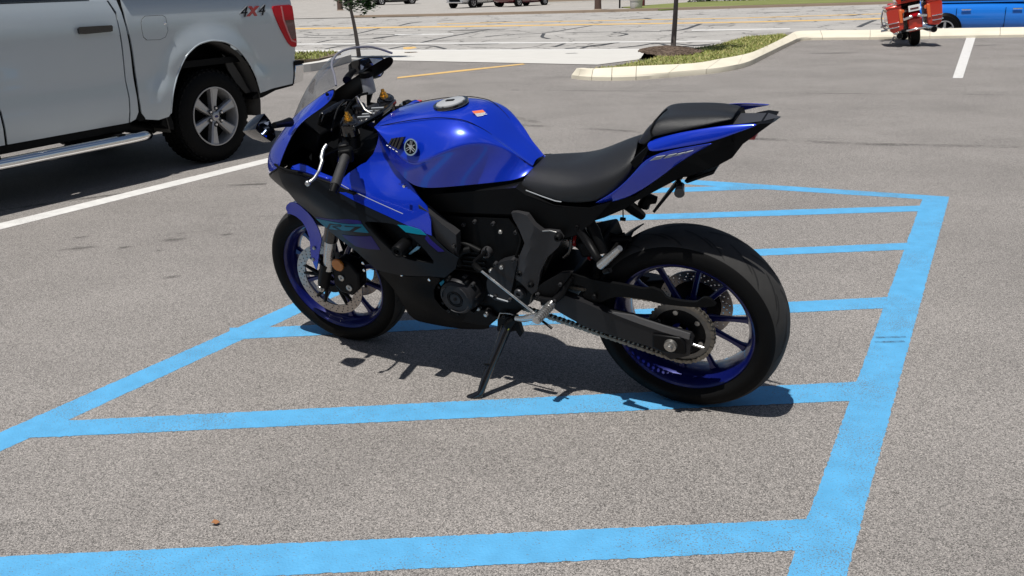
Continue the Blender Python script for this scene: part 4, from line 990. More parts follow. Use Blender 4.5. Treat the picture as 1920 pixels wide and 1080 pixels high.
# ---- seats and tail
seat = [[(0.471,0,0.821),(0.464,0.045,0.828),(0.476,0.068,0.817),(0.484,0.09,0.803),(0.493,0.102,0.786),(0.493,0.1,0.775)],
        [(0.405,0,0.826),(0.392,0.05,0.83),(0.397,0.085,0.821),(0.416,0.115,0.794),(0.445,0.12,0.767),(0.448,0.11,0.759)],
        [(0.361,0,0.829),(0.344,0.055,0.834),(0.345,0.095,0.822),(0.361,0.13,0.796),(0.392,0.13,0.757),(0.395,0.12,0.75)],
        [(0.301,0,0.847),(0.283,0.055,0.849),(0.277,0.1,0.834),(0.29,0.14,0.799),(0.325,0.135,0.754),(0.325,0.125,0.747)],
        [(0.237,0,0.876),(0.216,0.055,0.879),(0.206,0.1,0.86),(0.207,0.145,0.827),(0.242,0.135,0.762),(0.245,0.125,0.755)],
        [(0.189,0,0.899),(0.169,0.05,0.901),(0.154,0.09,0.886),(0.148,0.135,0.852),(0.176,0.13,0.788),(0.18,0.12,0.778)],
        [(0.158,0,0.908),(0.142,0.045,0.911),(0.13,0.08,0.903),(0.123,0.115,0.881),(0.131,0.12,0.833),(0.135,0.11,0.823)],
        [(0.133,0,0.912),(0.12,0.04,0.917),(0.112,0.07,0.912),(0.112,0.1,0.893),(0.115,0.11,0.861),(0.119,0.1,0.852)]]
MB().grid([[(x, -y, z) for x, y, z in r[::-1]] + r[1:] for r in seat]).build('rider_seat', M['vinyl'], bike, sub=2, solid=.006)
# trim between the rider seat and the tail
tr = [(0.115,0.115,0.892),(0.065,0.12,0.939),(0.058,0.125,0.934),(0.089,0.13,0.885),(0.103,0.13,0.873)]
panel('seat_side_trim', [(x, z) for x, y, z in tr], .118, .03, M['black'], bike, h=.03)
pil = [[(0.12,0,0.904),(0.106,0.05,0.925),(0.102,0.085,0.941),(0.099,0.09,0.938),(0.079,0.095,0.936)],
       [(0.112,0,0.935),(0.099,0.045,0.95),(0.093,0.08,0.959),(0.083,0.092,0.951),(0.065,0.1,0.946)],
       [(0.078,0,0.976),(0.069,0.045,0.987),(0.068,0.078,0.989),(0.064,0.092,0.973),(0.054,0.1,0.964)],
       [(0.038,0,1.002),(0.036,0.045,1.008),(0.047,0.075,1.002),(0.054,0.09,0.982),(0.045,0.1,0.967)],
       [(-0.006,0,1.006),(-0.012,0.045,1.012),(-0.009,0.075,1.006),(-0.005,0.09,0.989),(-0.006,0.095,0.979)],
       [(-0.065,0,1.009),(-0.072,0.04,1.016),(-0.074,0.066,1.012),(-0.072,0.083,1),(-0.073,0.086,0.992)],
       [(-0.118,0,1.009),(-0.124,0.03,1.015),(-0.125,0.052,1.014),(-0.124,0.066,1.008),(-0.125,0.07,1.002)],
       [(-0.156,0,1.004),(-0.161,0.02,1.009),(-0.163,0.036,1.011),(-0.162,0.046,1.009),(-0.163,0.048,1.006)]]
MB().grid([[(x, -y, z) for x, y, z in r[::-1]] + r[1:] for r in pil]).build('pillion_seat', M['vinyl'], bike, sub=2, solid=.006)
MB().tube([(0.043,-0.01,1.005),(0.043,0.03,1.009),(0.051,0.078,1.001),(0.058,0.092,0.98),(0.051,0.1,0.966)], .0028, 6).build('seat_piping', M['black'], bike, sharp=80)
tail = [[(0.073,0.095,0.949),(0.014,0.098,0.971),(-0.044,0.098,0.987),(-0.104,0.094,0.998),(-0.16,0.085,1.006),(-0.231,0.072,1.008)],
        [(0.065,0.115,0.942),(0.009,0.115,0.958),(-0.048,0.113,0.973),(-0.115,0.106,0.982),(-0.171,0.094,0.998),(-0.235,0.076,1.007)],
        [(0.059,0.122,0.925),(-0,0.122,0.939),(-0.057,0.118,0.951),(-0.127,0.11,0.964),(-0.179,0.098,0.985),(-0.238,0.078,1.004)]]
low = [[(0.216,0.135,0.771),(0.158,0.135,0.809),(0.098,0.13,0.87),(0.059,0.122,0.924),(-0.057,0.118,0.951),(-0.127,0.11,0.963)],
       [(0.228,0.13,0.763),(0.17,0.128,0.782),(0.106,0.118,0.825),(0.044,0.11,0.884),(-0.045,0.108,0.927),(-0.125,0.108,0.961)],
       [(0.24,0.125,0.755),(0.178,0.118,0.761),(0.113,0.105,0.783),(0.024,0.098,0.85),(-0.037,0.098,0.905),(-0.121,0.104,0.958)]]
for s in (1, -1):
    tc_ = MB().grid([[(x, s * y, z) for x, y, z in r] for r in tail]).build('tail_cowl', M['blue'], bike, solid=.004, sub=2)
    tc_ = MB().grid([[(x, s * y, z) for x, y, z in r] for r in low]).build('tail_cowl_lower', M['blue'], bike, solid=.004, sub=2)
    if s > 0:
        for L in ([(0.053,0.123,0.904),(0.034,0.123,0.917),(0.008,0.121,0.922),(0.022,0.121,0.911)], [(0.014,0.121,0.912),(-0.001,0.121,0.923),(-0.025,0.12,0.929),(-0.009,0.12,0.918)], [(-0.015,0.12,0.92),(-0.028,0.12,0.928),(-0.049,0.119,0.934),(-0.034,0.119,0.925)], [(-0.042,0.119,0.928),(-0.053,0.119,0.935),(-0.071,0.118,0.94),(-0.058,0.118,0.933)]):
            mk('tail_lettering', [(x, y + .004, z) for x, y, z in L] + [(x, y - .002, z) for x, y, z in L], [(0, 1, 2, 3), (0, 4, 5, 1), (1, 5, 6, 2), (2, 6, 7, 3), (3, 7, 4, 0)], M['grey_print'], tc_, smooth=False)
ut = [(0.263,0.09,0.734),(0.119,0.09,0.773),(0.027,0.09,0.844),(-0.034,0.09,0.9),(-0.121,0.09,0.952),(-0.206,0.08,0.988),(-0.236,0.07,0.998),(-0.266,0.06,0.998),(-0.193,0.06,0.942),(-0.165,0.06,0.902),(-0.128,0.06,0.88),(-0.039,0.07,0.843),(-0.023,0.075,0.841),(0.115,0.08,0.757),(0.153,0.08,0.728),(0.221,0.08,0.692),(0.266,0.08,0.673)]
def S_ut(x, z): return float(np.interp(x, [-.30, -.2, -.05, .1, .3], [.035, .062, .085, .092, .09]))
uto = [(x, z) for x, y, z in ut]
V_, T_ = sheet2d(uto, (), .03)
nn = len(V_)
fc_ = list(T_) + [tuple(i + nn for i in t[::-1]) for t in T_]
cnt = {}
for t in T_:
    for i in range(len(t)):
        a, b = t[i], t[(i + 1) % len(t)]; cnt[(min(a, b), max(a, b))] = cnt.get((min(a, b), max(a, b)), 0) + 1
for (a, b), k in cnt.items():
    if k == 1: fc_.append((a, b, b + nn, a + nn))
mk('under_tail', [(x, S_ut(x, z), z) for x, z in V_] + [(x, -S_ut(x, z), z) for x, z in V_], fc_, M['black'], bike)
sp_ = [(-0.154,0,0.996),(-0.162,0,0.99),(-0.281,0,1.001),(-0.254,0,0.975),(-0.217,0,0.968),(-0.162,0,0.971)]
MB().add([(-.150, .046, .988), (-.150, -.046, .988), (-.240, -.030, .998), (-.281, 0, 1.000), (-.240, .030, .998), (-.262, 0, .984), (-.235, -.026, .975), (-.235, .026, .975), (-.150, -.05, .955), (-.150, .05, .955)],
         [(0, 1, 2, 3, 4), (4, 3, 5, 7), (3, 2, 6, 5), (5, 6, 7), (0, 4, 7, 9), (1, 8, 6, 2), (7, 6, 8, 9), (0, 9, 8, 1)]).build('tail_tip', pmat('tail_tip_grey', (.035, .035, .038), .38), bike, smooth=False)
MB().box((-.205, 0, .942), (.02, .04, .012)).build('tail_light', M['red'], bike, bevel=.004)
MB().prism([(.11, .90), (.06, .965), (-.05, .985), (-.16, .992), (-.17, .95), (-.05, .90)], -.082, .082).build('tail_deck', M['black'], bike)
# licence plate bracket, plate light, indicators
pb = [(-0.016,0,0.81),(-0.111,0,0.853),(-0.104,0,0.837),(-0.085,0,0.829),(-0.025,0,0.802)]
MB().prism([(x, z) for x, y, z in pb], -.045, .045).build('plate_light_housing', M['engine'], bike, bevel=.003)
pl = [(-0.027,0.04,0.829),(-0.004,0.04,0.807),(0.051,0.04,0.738),(0.058,0,0.732),(0.002,0,0.802)]
a, b = [Vector(q) for q in [(-0.007,0,0.81),(0.062,0,0.721)]]
n_ = Vector((.006, 0, .006))
mk('licence_plate', [a + Vector((0, .09, 0)), a + Vector((0, -.09, 0)), b + Vector((0, -.09, 0)), b + Vector((0, .09, 0)), a + n_ + Vector((0, .09, 0)), a + n_ + Vector((0, -.09, 0)), b + n_ + Vector((0, -.09, 0)), b + n_ + Vector((0, .09, 0))],
   [(0, 1, 2, 3), (7, 6, 5, 4), (0, 4, 5, 1), (1, 5, 6, 2), (2, 6, 7, 3), (3, 7, 4, 0)], M['black'], bike, smooth=False)
for s in (1, -1):
    q = (-.02, s * .085, .815)
    MB().tube([(.01, s * .03, .825), q], .006, 8).tube([q, (-.03, s * .13, .812)], [.012, .015], 12).build('indicator', M['gloss_black'], bike)
MB().tube([(0.177,0.02,0.709),(0.166,-0.02,0.668),(0.155,-0.05,0.635)], [.018, .018, .014], 10).tube([(0.152,-0.06,0.665),(0.136,-0.06,0.694),(0.111,-0.07,0.684)], [.02, .022, .012], 10).build('far_indicator', M['black'], bike)
MB().tube([(0.175,0.05,0.723),(0.178,0.05,0.672)], .0022, 6).tube([(0.187,0.05,0.671),(0.171,0.05,0.67)], .006, 8).build('cable_end', M['black'], bike)
# pillion peg and hanger
MB().tube([(0.3,0.12,0.669),(0.269,0.13,0.627),(0.228,0.16,0.591),(0.203,0.19,0.597)], [.017, .015, .013, .012], 10).tube([(0.3,0.12,0.669),(0.357,0.11,0.665),(0.409,0.1,0.68)], [.014, .016, .02], 10).build('pillion_peg_hanger', M['engine'], bike, sharp=60)
MB().tube([(0.195,0.215,0.597),(0.175,0.22,0.617),(0.129,0.235,0.665),(0.118,0.238,0.677)], [.013, .013, .010, .009], 12).build('pillion_peg', M['silver'], bike, sharp=60)
MB().tube([(0.195,0.19,0.561),(0.171,0.2,0.575)], .008, 8).build('pillion_peg_end', M['engine'], bike)
# dark fill under the tank and seat: frame tubes, side covers, shock
us = [(0.876,0.12,0.723),(0.801,0.13,0.741),(0.49,0.13,0.79),(0.453,0.13,0.766),(0.367,0.12,0.739),(0.249,0.12,0.743),(0.175,0.11,0.771),(0.245,0.11,0.692),(0.302,0.11,0.646),(0.36,0.12,0.624),(0.413,0.13,0.651),(0.475,0.13,0.7),(0.664,0.14,0.687),(0.831,0.14,0.678)]
panel('side_cover', [(x, z) for x, y, z in us], .135, .27, M['black'], bike, h=.04, smooth=False)
MB().tube([(0.454,0.136,0.785),(0.402,0.136,0.769),(0.358,0.136,0.757),(0.338,0.136,0.756)], .0016, 6).build('seat_edge_trim', M['grey_print'], bike)
MB().tube([(0.297,0.1,0.736),(0.249,0.11,0.651),(0.22,0.13,0.59)], [.016, .018, .014], 10).build('subframe_strut', M['black'], bike, sharp=60)
MB().tube([(.42, 0, .62), (.30, .0, .52)], .035, 20).build('shock_absorber', M['engine'], bike)
c = MB()
for i in range(40):
    a = i / 39 * 5 * 2 * pi; t = i / 39
    c.v += []
pts = [(.43 - .12 * i / 80 + .0, .040 * cos(i / 80 * 5 * 2 * pi), .63 - .11 * i / 80 + .040 * sin(i / 80 * 5 * 2 * pi) * .7) for i in range(81)]
MB().tube(pts, .006, 8).build('shock_spring', M['red'], bike, sharp=80)
MB().box((.27, .03, .585), (.10, .14, .06), Matrix.Rotation(.3, 3, 'Y')).build('battery_tray', M['black'], bike, bevel=.01)
MB().tube([(0.271,0.05,0.598),(0.238,0.05,0.618),(0.207,0.04,0.603),(0.182,0.04,0.614)], .006, 8).tube([(0.267,0.05,0.573),(0.216,0.05,0.598),(0.163,0.03,0.593)], .012, 8).build('brake_hose', M['black'], bike, sharp=80)
# exhaust collector and silencer under the engine (right side)
MB().tube([(1.0, .0, .42), (1.0, -.02, .30), (.92, -.04, .25), (.75, -.09, .25), (.58, -.12, .27)], [.022, .022, .028, .034, .045], 14).tube([(.58, -.12, .27), (.42, -.16, .29), (.24, -.18, .31)], [.045, .05, .045], 16).build('exhaust', M['engine'], bike, sharp=80)
# ---- cockpit: triple clamp, bars, grips, levers, dash, mirrors
tcl = MB().prism([(1.10, .13), (1.13, .06), (1.14, 0), (1.13, -.06), (1.10, -.13), (1.06, -.13), (1.045, -.06), (1.04, 0), (1.045, .06), (1.06, .13)], .945, .962, axis='z')
tcl.build('top_triple_clamp', M['gloss_black'], bike, bevel=.004)
for k in range(4):
    MB().box((1.075, -.035 + k * .028, .9635), (.045, .007, .003), Matrix.Rotation(.25, 3, 'Z')).build('clamp_slot', M['grey_print'], bike)
MB().lathe([(0, .988), (.020, .988), (.023, .984), (.025, .962)], 24, axis='z', c=(1.125, 0, 0)).build('ignition_lock', M['gloss_black'], bike)
MB().tube([(1.125, 0, .988), (1.125, 0, 1.015)], .004, 8).tube([(1.118, .004, 1.013), (1.09, .015, .975), (1.06, .022, .965)], .0035, 6).build('ignition_key', M['steel'], bike)
MB().lathe([(.010, .967), (.014, .967), (.014, .962)], 20, axis='z', c=(1.06, -.0, 0)).build('stem_nut', M['steel'], bike)
for s in (1, -1):
    MB().lathe([(0, .975), (.022, .975), (.027, .970), (.030, .962), (.030, .925)], 28, axis='z', c=(1.094, s * .112, 0)).build('fork_top', M['gloss_black'], bike)
    MB().lathe([(0, 1.003), (.006, 1.003), (.007, .993), (.0105, .992), (.0115, .983), (.015, .982), (.016, .974)], 18, axis='z', c=(1.094, s * .108, 0)).build('fork_adjuster', M['gold'], bike)
    MB().tube([(1.105, s * .112, .885), (1.098, s * .112, .925)], .034, 20).build('bar_clamp', M['engine'], bike)
    g0 = Vector((1.098, s * .14, .915)); g1 = Vector((1.045, s * .225, .895)); g2 = Vector((1.012, s * .345, .850))
    MB().tube([g0, g1], .0135, 14).build('handlebar', M['engine'], bike)
    d_ = (g2 - g1).normalized()
    MB().tube([g1, g1 + d_ * .004, g1 + d_ * .008, g2], [.019, .019, .0165, .0165], 18).build('grip', M['grip'], bike)
    MB().tube([g2, g2 + d_ * .004, g2 + d_ * .032], [.0155, .014, .0125], 16).build('bar_end', M['black'], bike)
    sb = MB().box(tuple(g1 - d_ * .012), (.045, .042, .046), Matrix.Rotation(s * .5, 3, 'Z')); sb.build('switch_pod', M['black'], bike, bevel=.008)
    MB().box(tuple(g1 - d_ * .03 + Vector((.012, 0, .010))), (.034, .03, .03), Matrix.Rotation(s * .5, 3, 'Z')).build('lever_perch', M['engine'], bike, bevel=.006)
    if s > 0: lv = [(1.118,0.215,0.929),(1.119,0.235,0.92),(1.116,0.255,0.903),(1.109,0.265,0.893),(1.101,0.3,0.875),(1.097,0.335,0.865),(1.109,0.355,0.857)]
    else: lv = [(1.10, -.20, .91), (1.12, -.24, .90), (1.115, -.30, .87), (1.09, -.37, .84)]
    lvo = MB().tube(lv, [.006, .0065, .007, .006, .0055, .0055, .005][:len(lv)], 10)
    e_ = Vector(lv[-1])
    lvo.lathe([(0, .010), (.006, .008), (.010, 0), (.006, -.008), (0, -.010)], 14, axis='z', c=tuple(e_))
    lvo.build('lever', M['silver'], bike, sharp=80)
MB().box((1.03, -.215, .915), (.02, .025, .02)).build('kill_switch', M['red'], bike, bevel=.004)
q = [(1.182,-0.15,1.005)][0]
MB().lathe([(0, .03), (.020, .03), (.022, .026), (.023, -.028), (.019, -.032), (0, -.032)], 24, axis='z', c=q).build('brake_fluid_reservoir', M['reservoir'], bike)
MB().lathe([(0, .05), (.022, .05), (.0255, .046), (.0255, .028), (0, .028)], 24, axis='z', c=q).build('reservoir_cap', M['black'], bike)
MB().tube([(q[0], q[1], q[2] - .03), (q[0] + .01, q[1] + .01, q[2] - .07), (1.09, -.13, .93)], [.012, .009, .009], 8).build('reservoir_bracket', M['engine'], bike, sharp=80)
MB().tube(chaikin([(1.094,0.15,0.99),(1.114,0.18,0.963),(1.137,0.1,1.007),(1.127,0.06,1.024),(1.126,0.02,1.007)][1:], 2, False), .0032, 8).build('clutch_cable', M['engine'], bike, sharp=80)
MB().tube(chaikin([(1.147,0.05,0.979),(1.155,0,0.994),(1.153,-0.05,1.001),(1.155,-0.1,0.99)], 2, False), .0045, 8).build('brake_line', M['black'], bike, sharp=80)
MB().tube(chaikin([(1.10, .15, .90), (1.18, .16, .87), (1.24, .12, .83), (1.22, .05, .80)], 2, False), .006, 8).build('wiring_loom', M['black'], bike, sharp=80)
ds = MB().box((1.25, 0, .945), (.02, .14, .075), Matrix.Rotation(-.55, 3, 'Y')).build('instrument_display', M['gloss_black'], bike, bevel=.006)
MB().box((1.29, 0, .90), (.10, .22, .09), Matrix.Rotation(-.5, 3, 'Y')).build('cockpit_bracket', M['black'], bike, bevel=.01)
MB().prism([(1.28, .90), (1.34, .72), (1.14, .62), (.98, .66), (.985, .80), (1.02, .87), (1.10, .84), (1.2, .86)], -.09, .09).build('frame_neck', M['black'], bike)
MB().box((1.10, 0, .60), (.03, .30, .30), Matrix.Rotation(.35, 3, 'Y')).build('radiator', M['black'], bike)
# mirrors
def mirror(side, stalk, shell, glass, nm='mirror'):
    c0 = sum((Vector(q) for q in shell), Vector()) / len(shell)
    n = len(shell)
    nr = Vector((-.86, 0, .12)).normalized() if side > 0 else Vector((-.86, 0, .12)).normalized()
    back = [Vector(q) * 1.0 for q in shell]
    v = [Vector(q) for q in shell] + [c0 + (Vector(q) - c0) * .95 - nr * .035 for q in shell] + [c0 + (Vector(q) - c0) * .6 - nr * .075 for q in shell]
    f = [(i, (i + 1) % n, n + (i + 1) % n, n + i) for i in range(n)] + [(n + i, n + (i + 1) % n, 2 * n + (i + 1) % n, 2 * n + i) for i in range(n)] + [tuple(2 * n + i for i in range(n))] + [tuple(range(n))[::-1]]
    mo = mk(nm, v, f, M['gloss_black'], bike, sharp=50)
    g = [c0 + (Vector(q) - c0) * .90 + nr * .0015 for q in shell]
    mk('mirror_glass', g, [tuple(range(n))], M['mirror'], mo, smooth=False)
    st = MB().tube(stalk, [.016, .012, .010][:len(stalk)] if len(stalk) < 4 else [.018, .014, .011, .010], 10); st.build('mirror_stalk', M['black'], bike, sharp=80)
msh = [(1.228,0.335,1.077),(1.233,0.315,1.047),(1.238,0.3,1.007),(1.24,0.302,0.986),(1.245,0.322,0.976),(1.238,0.36,1.012),(1.234,0.385,1.044),(1.232,0.375,1.057)]
mst = [(1.26,0.2,0.995),(1.253,0.24,1.006),(1.246,0.29,1.019)]
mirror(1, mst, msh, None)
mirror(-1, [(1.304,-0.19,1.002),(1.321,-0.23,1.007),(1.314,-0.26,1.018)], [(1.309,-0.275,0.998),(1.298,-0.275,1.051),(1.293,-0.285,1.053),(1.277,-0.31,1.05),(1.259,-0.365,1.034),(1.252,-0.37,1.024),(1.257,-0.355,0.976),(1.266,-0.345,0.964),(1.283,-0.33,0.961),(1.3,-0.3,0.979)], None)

# hoses, wiring and castings round the engine
MB().tube(chaikin([(0.837,0.15,0.675),(0.8,0.155,0.638),(0.775,0.15,0.586),(0.707,0.14,0.574),(0.651,0.14,0.551)], 2, False), .010, 10).build('coolant_hose', M['black'], bike, sharp=80)
MB().tube(chaikin([(0.717,0.17,0.507),(0.727,0.17,0.536),(0.71,0.16,0.555),(0.681,0.15,0.56)], 2, False), .012, 10).build('coolant_hose', M['black'], bike, sharp=80)
MB().tube(chaikin([(0.462,0.13,0.694),(0.505,0.14,0.653),(0.487,0.145,0.616),(0.515,0.15,0.551)], 2, False), .005, 8).build('wiring_loom', M['black'], bike, sharp=80)
MB().tube(chaikin([(0.364,0.1,0.606),(0.331,0.11,0.622),(0.34,0.11,0.572),(0.366,0.11,0.547)], 2, False), .006, 8).build('breather_hose', M['gloss_black'], bike, sharp=80)
for k in range(5):
    z = .47 + .018 * k
    MB().box((.70, .1375, z), (.12, .006, .007)).build('cylinder_fin', M['engine'], bike, bevel=.001)
MB().lathe([(0, .150), (.016, .150), (.019, .146), (.020, .12)], 24, c=(.78, 0, .50)).build('core_plug', M['cover'], bike)
MB().tube([(0.633,0.165,0.401),(0.595,0.168,0.393),(0.559,0.168,0.387)], .0025, 6).build('casting_edge', M['grey_print'], bike)
MB().prism([(x, z) for x, y, z in [(0.76,0.13,0.309),(0.665,0.13,0.32),(0.632,0.13,0.285),(0.677,0.13,0.245),(0.812,0.13,0.248)]], .10, .135).build('oil_pan', M['engine'], bike, bevel=.006)

q = [(0.624,0.145,0.553)][0]
MB().lathe([(0, .150), (.010, .150), (.011, .156), (.016, .156), (.018, .150), (.018, .12)], 22, c=(q[0], 0, q[2])).build('oil_filler_cap', M['grey_cast'], bike)
for q in [(0.698,0.14,0.644),(0.654,0.14,0.659),(0.586,0.14,0.659),(0.508,0.14,0.636),(0.714,0.165,0.459),(0.688,0.165,0.432),(0.585,0.168,0.526),(0.517,0.168,0.549),(0.551,0.168,0.396),(0.606,0.168,0.399),(0.452,0.155,0.422),(0.385,0.172,0.418),(0.367,0.152,0.471),(0.814,0.15,0.301),(0.604,0.135,0.301),(0.717,0.15,0.316)]:
    MB().lathe([(0, q[1] + .003), (.0035, q[1] + .003), (.004, q[1] + .006), (.0062, q[1] + .005), (.007, q[1] - .010)], 12, c=(q[0], 0, q[2])).build('bolt', M['grey_cast'], bike)
for L, r in (([(0.427,0.165,0.413),(0.402,0.168,0.407),(0.383,0.168,0.419)], .004), ([(0.438,0.165,0.388),(0.414,0.17,0.391),(0.395,0.17,0.4)], .003), ([(0.399,0.165,0.665),(0.374,0.166,0.67),(0.352,0.166,0.666)], .0022), ([(0.632,0.13,0.285),(0.62,0.13,0.31),(0.582,0.13,0.313),(0.55,0.13,0.303)], .003)):
    MB().tube(L, r, 8).build('bracket_edge', M['steel'], bike, sharp=80)
for a, b in ((0.0, .9), (2.1, 2.9), (3.6, 5.2)):
    pts = [(c1[0] + .052 * cos(a + (b - a) * i / 10), .1965, c1[2] + .052 * sin(a + (b - a) * i / 10)) for i in range(11)]
    MB().tube(pts, .0022, 6).build('cover_rib', M['grey_cast'], ecv, sharp=80)
MB().tube(chaikin([(.90, .155, .66), (.86, .165, .60), (.88, .17, .53), (.84, .165, .47)], 2, False), .007, 8).build('radiator_hose', M['gloss_black'], bike, sharp=80)

# ------------------------------------------------------------------ the pickup truck
M['truck'] = pmat('pale_grey_truck_paint', (.45, .50, .53), .24, .12, 1.0, var=.02, vscale=3)
M['truck_glass'] = pmat('dark_glass', (.012, .014, .016), .05, coat=.5)
M['tail_red'] = pmat('tail_lamp_red', (.50, .002, .010), .3, coat=.15, spec=.2)
M['tail_dark'] = pmat('tail_lamp_dark', (.09, .006, .010), .12, coat=1.0)
M['tail_clear'] = pmat('tail_lamp_line', (.62, .20, .20), .3, coat=.2)
M['wheel_silver'] = pmat('silver_wheel_paint', (.40, .40, .405), .34, .55, .4)
M['liner'] = pmat('wheel_well_liner', (.045, .043, .040), .85, var=.3, vscale=9)

truck = empty('pickup_truck', (-2.35826, 7.50484, 0), -2.104152)
tag(truck, 'pale grey crew cab pickup truck parked beside the white stall line', 'pickup truck')
TW = 1.86
def St(x, z):
    y = S_truck(x, z)
    d = sqrt((x + .02) ** 2 + (z - .42) ** 2)          # flared lip round the rear wheel opening
    y += .030 * max(0, 1 - max(0, d - .55) / .12) if d > .5 and x > -.7 and x < .62 else (.030 if d <= .5 else 0)
    return y
def tpanel(name, P, m, **kw):
    o = panel(name, P, kw.pop('S', St), kw.pop('thick', .012), m, truck, **kw)
    return o
def tmirror(o):
    me = o.data.copy()
    for v in me.vertices: v.co.y = -TW - v.co.y
    me.flip_normals()
    c = bpy.data.objects.new(o.name.split('.')[0], me); col.objects.link(c); c.parent = truck
    return c
arch = [(0.444,0.459),(0.437,0.53),(0.412,0.622),(0.334,0.755),(0.244,0.876),(0.122,0.952),(-0.024,0.975),(-0.178,0.952),(-0.306,0.886),(-0.414,0.77),(-0.471,0.645),(-0.508,0.509)]
bed = [(0.714,1.215),(0.712,1.085),(0.701,0.938),(0.694,0.736),(0.703,0.609),(0.692,0.492),(0.651,0.438),(0.555,0.422),(0.467,0.435)] + arch + [(-0.641,0.523),(-0.948,0.541),(-0.982,0.722),(-1.004,0.849),(-1.004,1.041),(-1.007,1.233)] + [(-1.0, 1.33), (.72, 1.33)]
b_o = tpanel('bed_side', bed, M['truck'], h=.045); tmirror(b_o)
corner = [(0.821,1.304),(0.784,1.218),(0.785,0.974),(0.788,0.746),(0.786,0.619),(0.795,0.436),(0.745,0.453),(0.722,0.504),(0.725,0.611),(0.723,0.732),(0.726,0.94),(0.734,1.115),(0.744,1.216),(0.753,1.302)]
corner = [(corner[0][0], 1.305)] + corner[1:-1] + [(corner[-1][0], 1.305)]
tmirror(tpanel('cab_corner', corner, M['truck'], h=.05))
rear_door = [(1.752,0.425),(1.511,0.427),(1.192,0.431),(0.808,0.435),(0.797,0.617),(0.798,0.742),(0.796,0.96),(0.798,1.204),(0.835,1.305)]
rear_door = rear_door[:-1] + [(rear_door[-1][0] + .0, 1.302), (1.86, 1.302)] + [(1.757,0.85),(1.784,0.695),(1.766,0.64),(1.759,0.532)]
tmirror(tpanel('rear_door', rear_door, M['truck'], h=.045))
fd_x = [q[0] for q in [(1.774,0.851),(1.8,0.697),(1.782,0.642),(1.776,0.534),(1.77,0.424)]]
front_door = [(1.77,0.424),(1.776,0.534),(1.782,0.642),(1.8,0.697),(1.774,0.851)] + [(1.872, 1.302), (2.75, 1.27), (2.78, .95), (2.80, .55), (2.74, .41)]
tmirror(tpanel('front_door', front_door, M['truck'], h=.06))
sill = [(.80, .437), (2.75, .405), (2.75, .35), (.80, .385)]
tmirror(tpanel('sill', sill, M['black'], S=lambda x, z: -.05, h=.3))
fender = [(2.77, 1.26), (4.15, 1.12), (4.24, .95), (4.22, .55), (3.92, .50), (3.86, .72), (3.66, .90), (3.44, .94), (3.22, .89), (3.04, .72), (2.98, .42), (2.82, .41), (2.82, .55), (2.80, .95)]
tmirror(tpanel('front_fender', fender, M['truck'], h=.08))
# greenhouse, roof, hood, tailgate, front
def Sg(x, z): return float(np.interp(z, [1.29, 1.75], [-.035, -.20]))
for P in ([(.98, 1.315), (1.80, 1.315), (1.78, 1.66), (1.00, 1.64)], [(1.88, 1.315), (2.62, 1.29), (2.20, 1.66), (1.86, 1.66)]):
    tmirror(tpanel('side_window', P, M['truck_glass'], S=Sg, h=.15))
for P in ([(.74, 1.30), (.96, 1.30), (.98, 1.66), (2.22, 1.68), (2.66, 1.28), (2.80, 1.26), (2.26, 1.74), (.86, 1.73)],):
    tmirror(tpanel('cab_frame', P, M['truck'], S=Sg, h=.12))
rf = [[(x, y, z) for y, z in ((-.19, 1.735), (-.28, 1.775), (-.6, 1.80), (-TW / 2, 1.81), (-TW + .6, 1.80), (-TW + .28, 1.775), (-TW + .19, 1.735))] for x in (.84, 1.1, 1.7, 2.25)]
MB().grid(rf).build('roof', M['truck'], truck, solid=.02)
MB().grid([[(2.26, y, 1.735) for y in (-.22, -.93, -TW + .22)], [(2.80, y, 1.27) for y in (-.06, -.93, -TW + .06)]]).build('windscreen', M['truck_glass'], truck, solid=.01)
MB().grid([[(.82, y, 1.70) for y in (-.22, -.93, -TW + .22)], [(.74, y, 1.34) for y in (-.06, -.93, -TW + .06)]]).build('rear_window', M['truck_glass'], truck, solid=.01)
MB().grid([[(2.78, y, z) for y, z in ((-.04, 1.255), (-.25, 1.29), (-.93, 1.31), (-TW + .25, 1.29), (-TW + .04, 1.255))], [(3.6, y, z) for y, z in ((-.04, 1.20), (-.25, 1.24), (-.93, 1.25), (-TW + .25, 1.24), (-TW + .04, 1.20))], [(4.16, y, z) for y, z in ((-.05, 1.12), (-.25, 1.14), (-.93, 1.15), (-TW + .25, 1.14), (-TW + .05, 1.12))]]).build('hood', M['truck'], truck, solid=.02)
MB().box((4.20, -.93, .93), (.10, 1.30, .36)).build('grille', M['black'], truck, bevel=.03)
for s in (-.16, -TW + .16): MB().box((4.20, s, .95), (.10, .26, .34)).build('headlight', M['reservoir'], truck, bevel=.03)
MB().box((4.30, -.93, .58), (.18, 1.78, .26)).build('front_bumper', M['chrome'], truck, bevel=.04)
MB().box((-.985, -.93, .94), (.05, 1.60, .74)).build('tailgate', M['truck'], truck, bevel=.012)
MB().box((-.14, -.93, .80), (1.66, 1.70, .05)).build('bed_floor', M['black'], truck)
MB().box((.75, -.93, 1.0), (.02, 1.70, .60)).build('bed_front_wall', M['truck'], truck)
for s in (-.055, -TW + .055): MB().box((-.14, s, 1.336), (1.72, .09, .02)).build('bed_rail_cap', M['black'], truck, bevel=.006)
MB().box((1.75, -.93, .47), (2.0, 1.66, .20)).build('cab_floor', M['black'], truck)
MB().box((1.75, -.93, .95), (1.9, 1.55, .5)).build('cabin_seats', M['black'], truck, bevel=.1)
for s in (-.5, -TW + .5): MB().box((1.5, s, .48), (5.0, .09, .14)).build('chassis_rail', M['black'], truck)
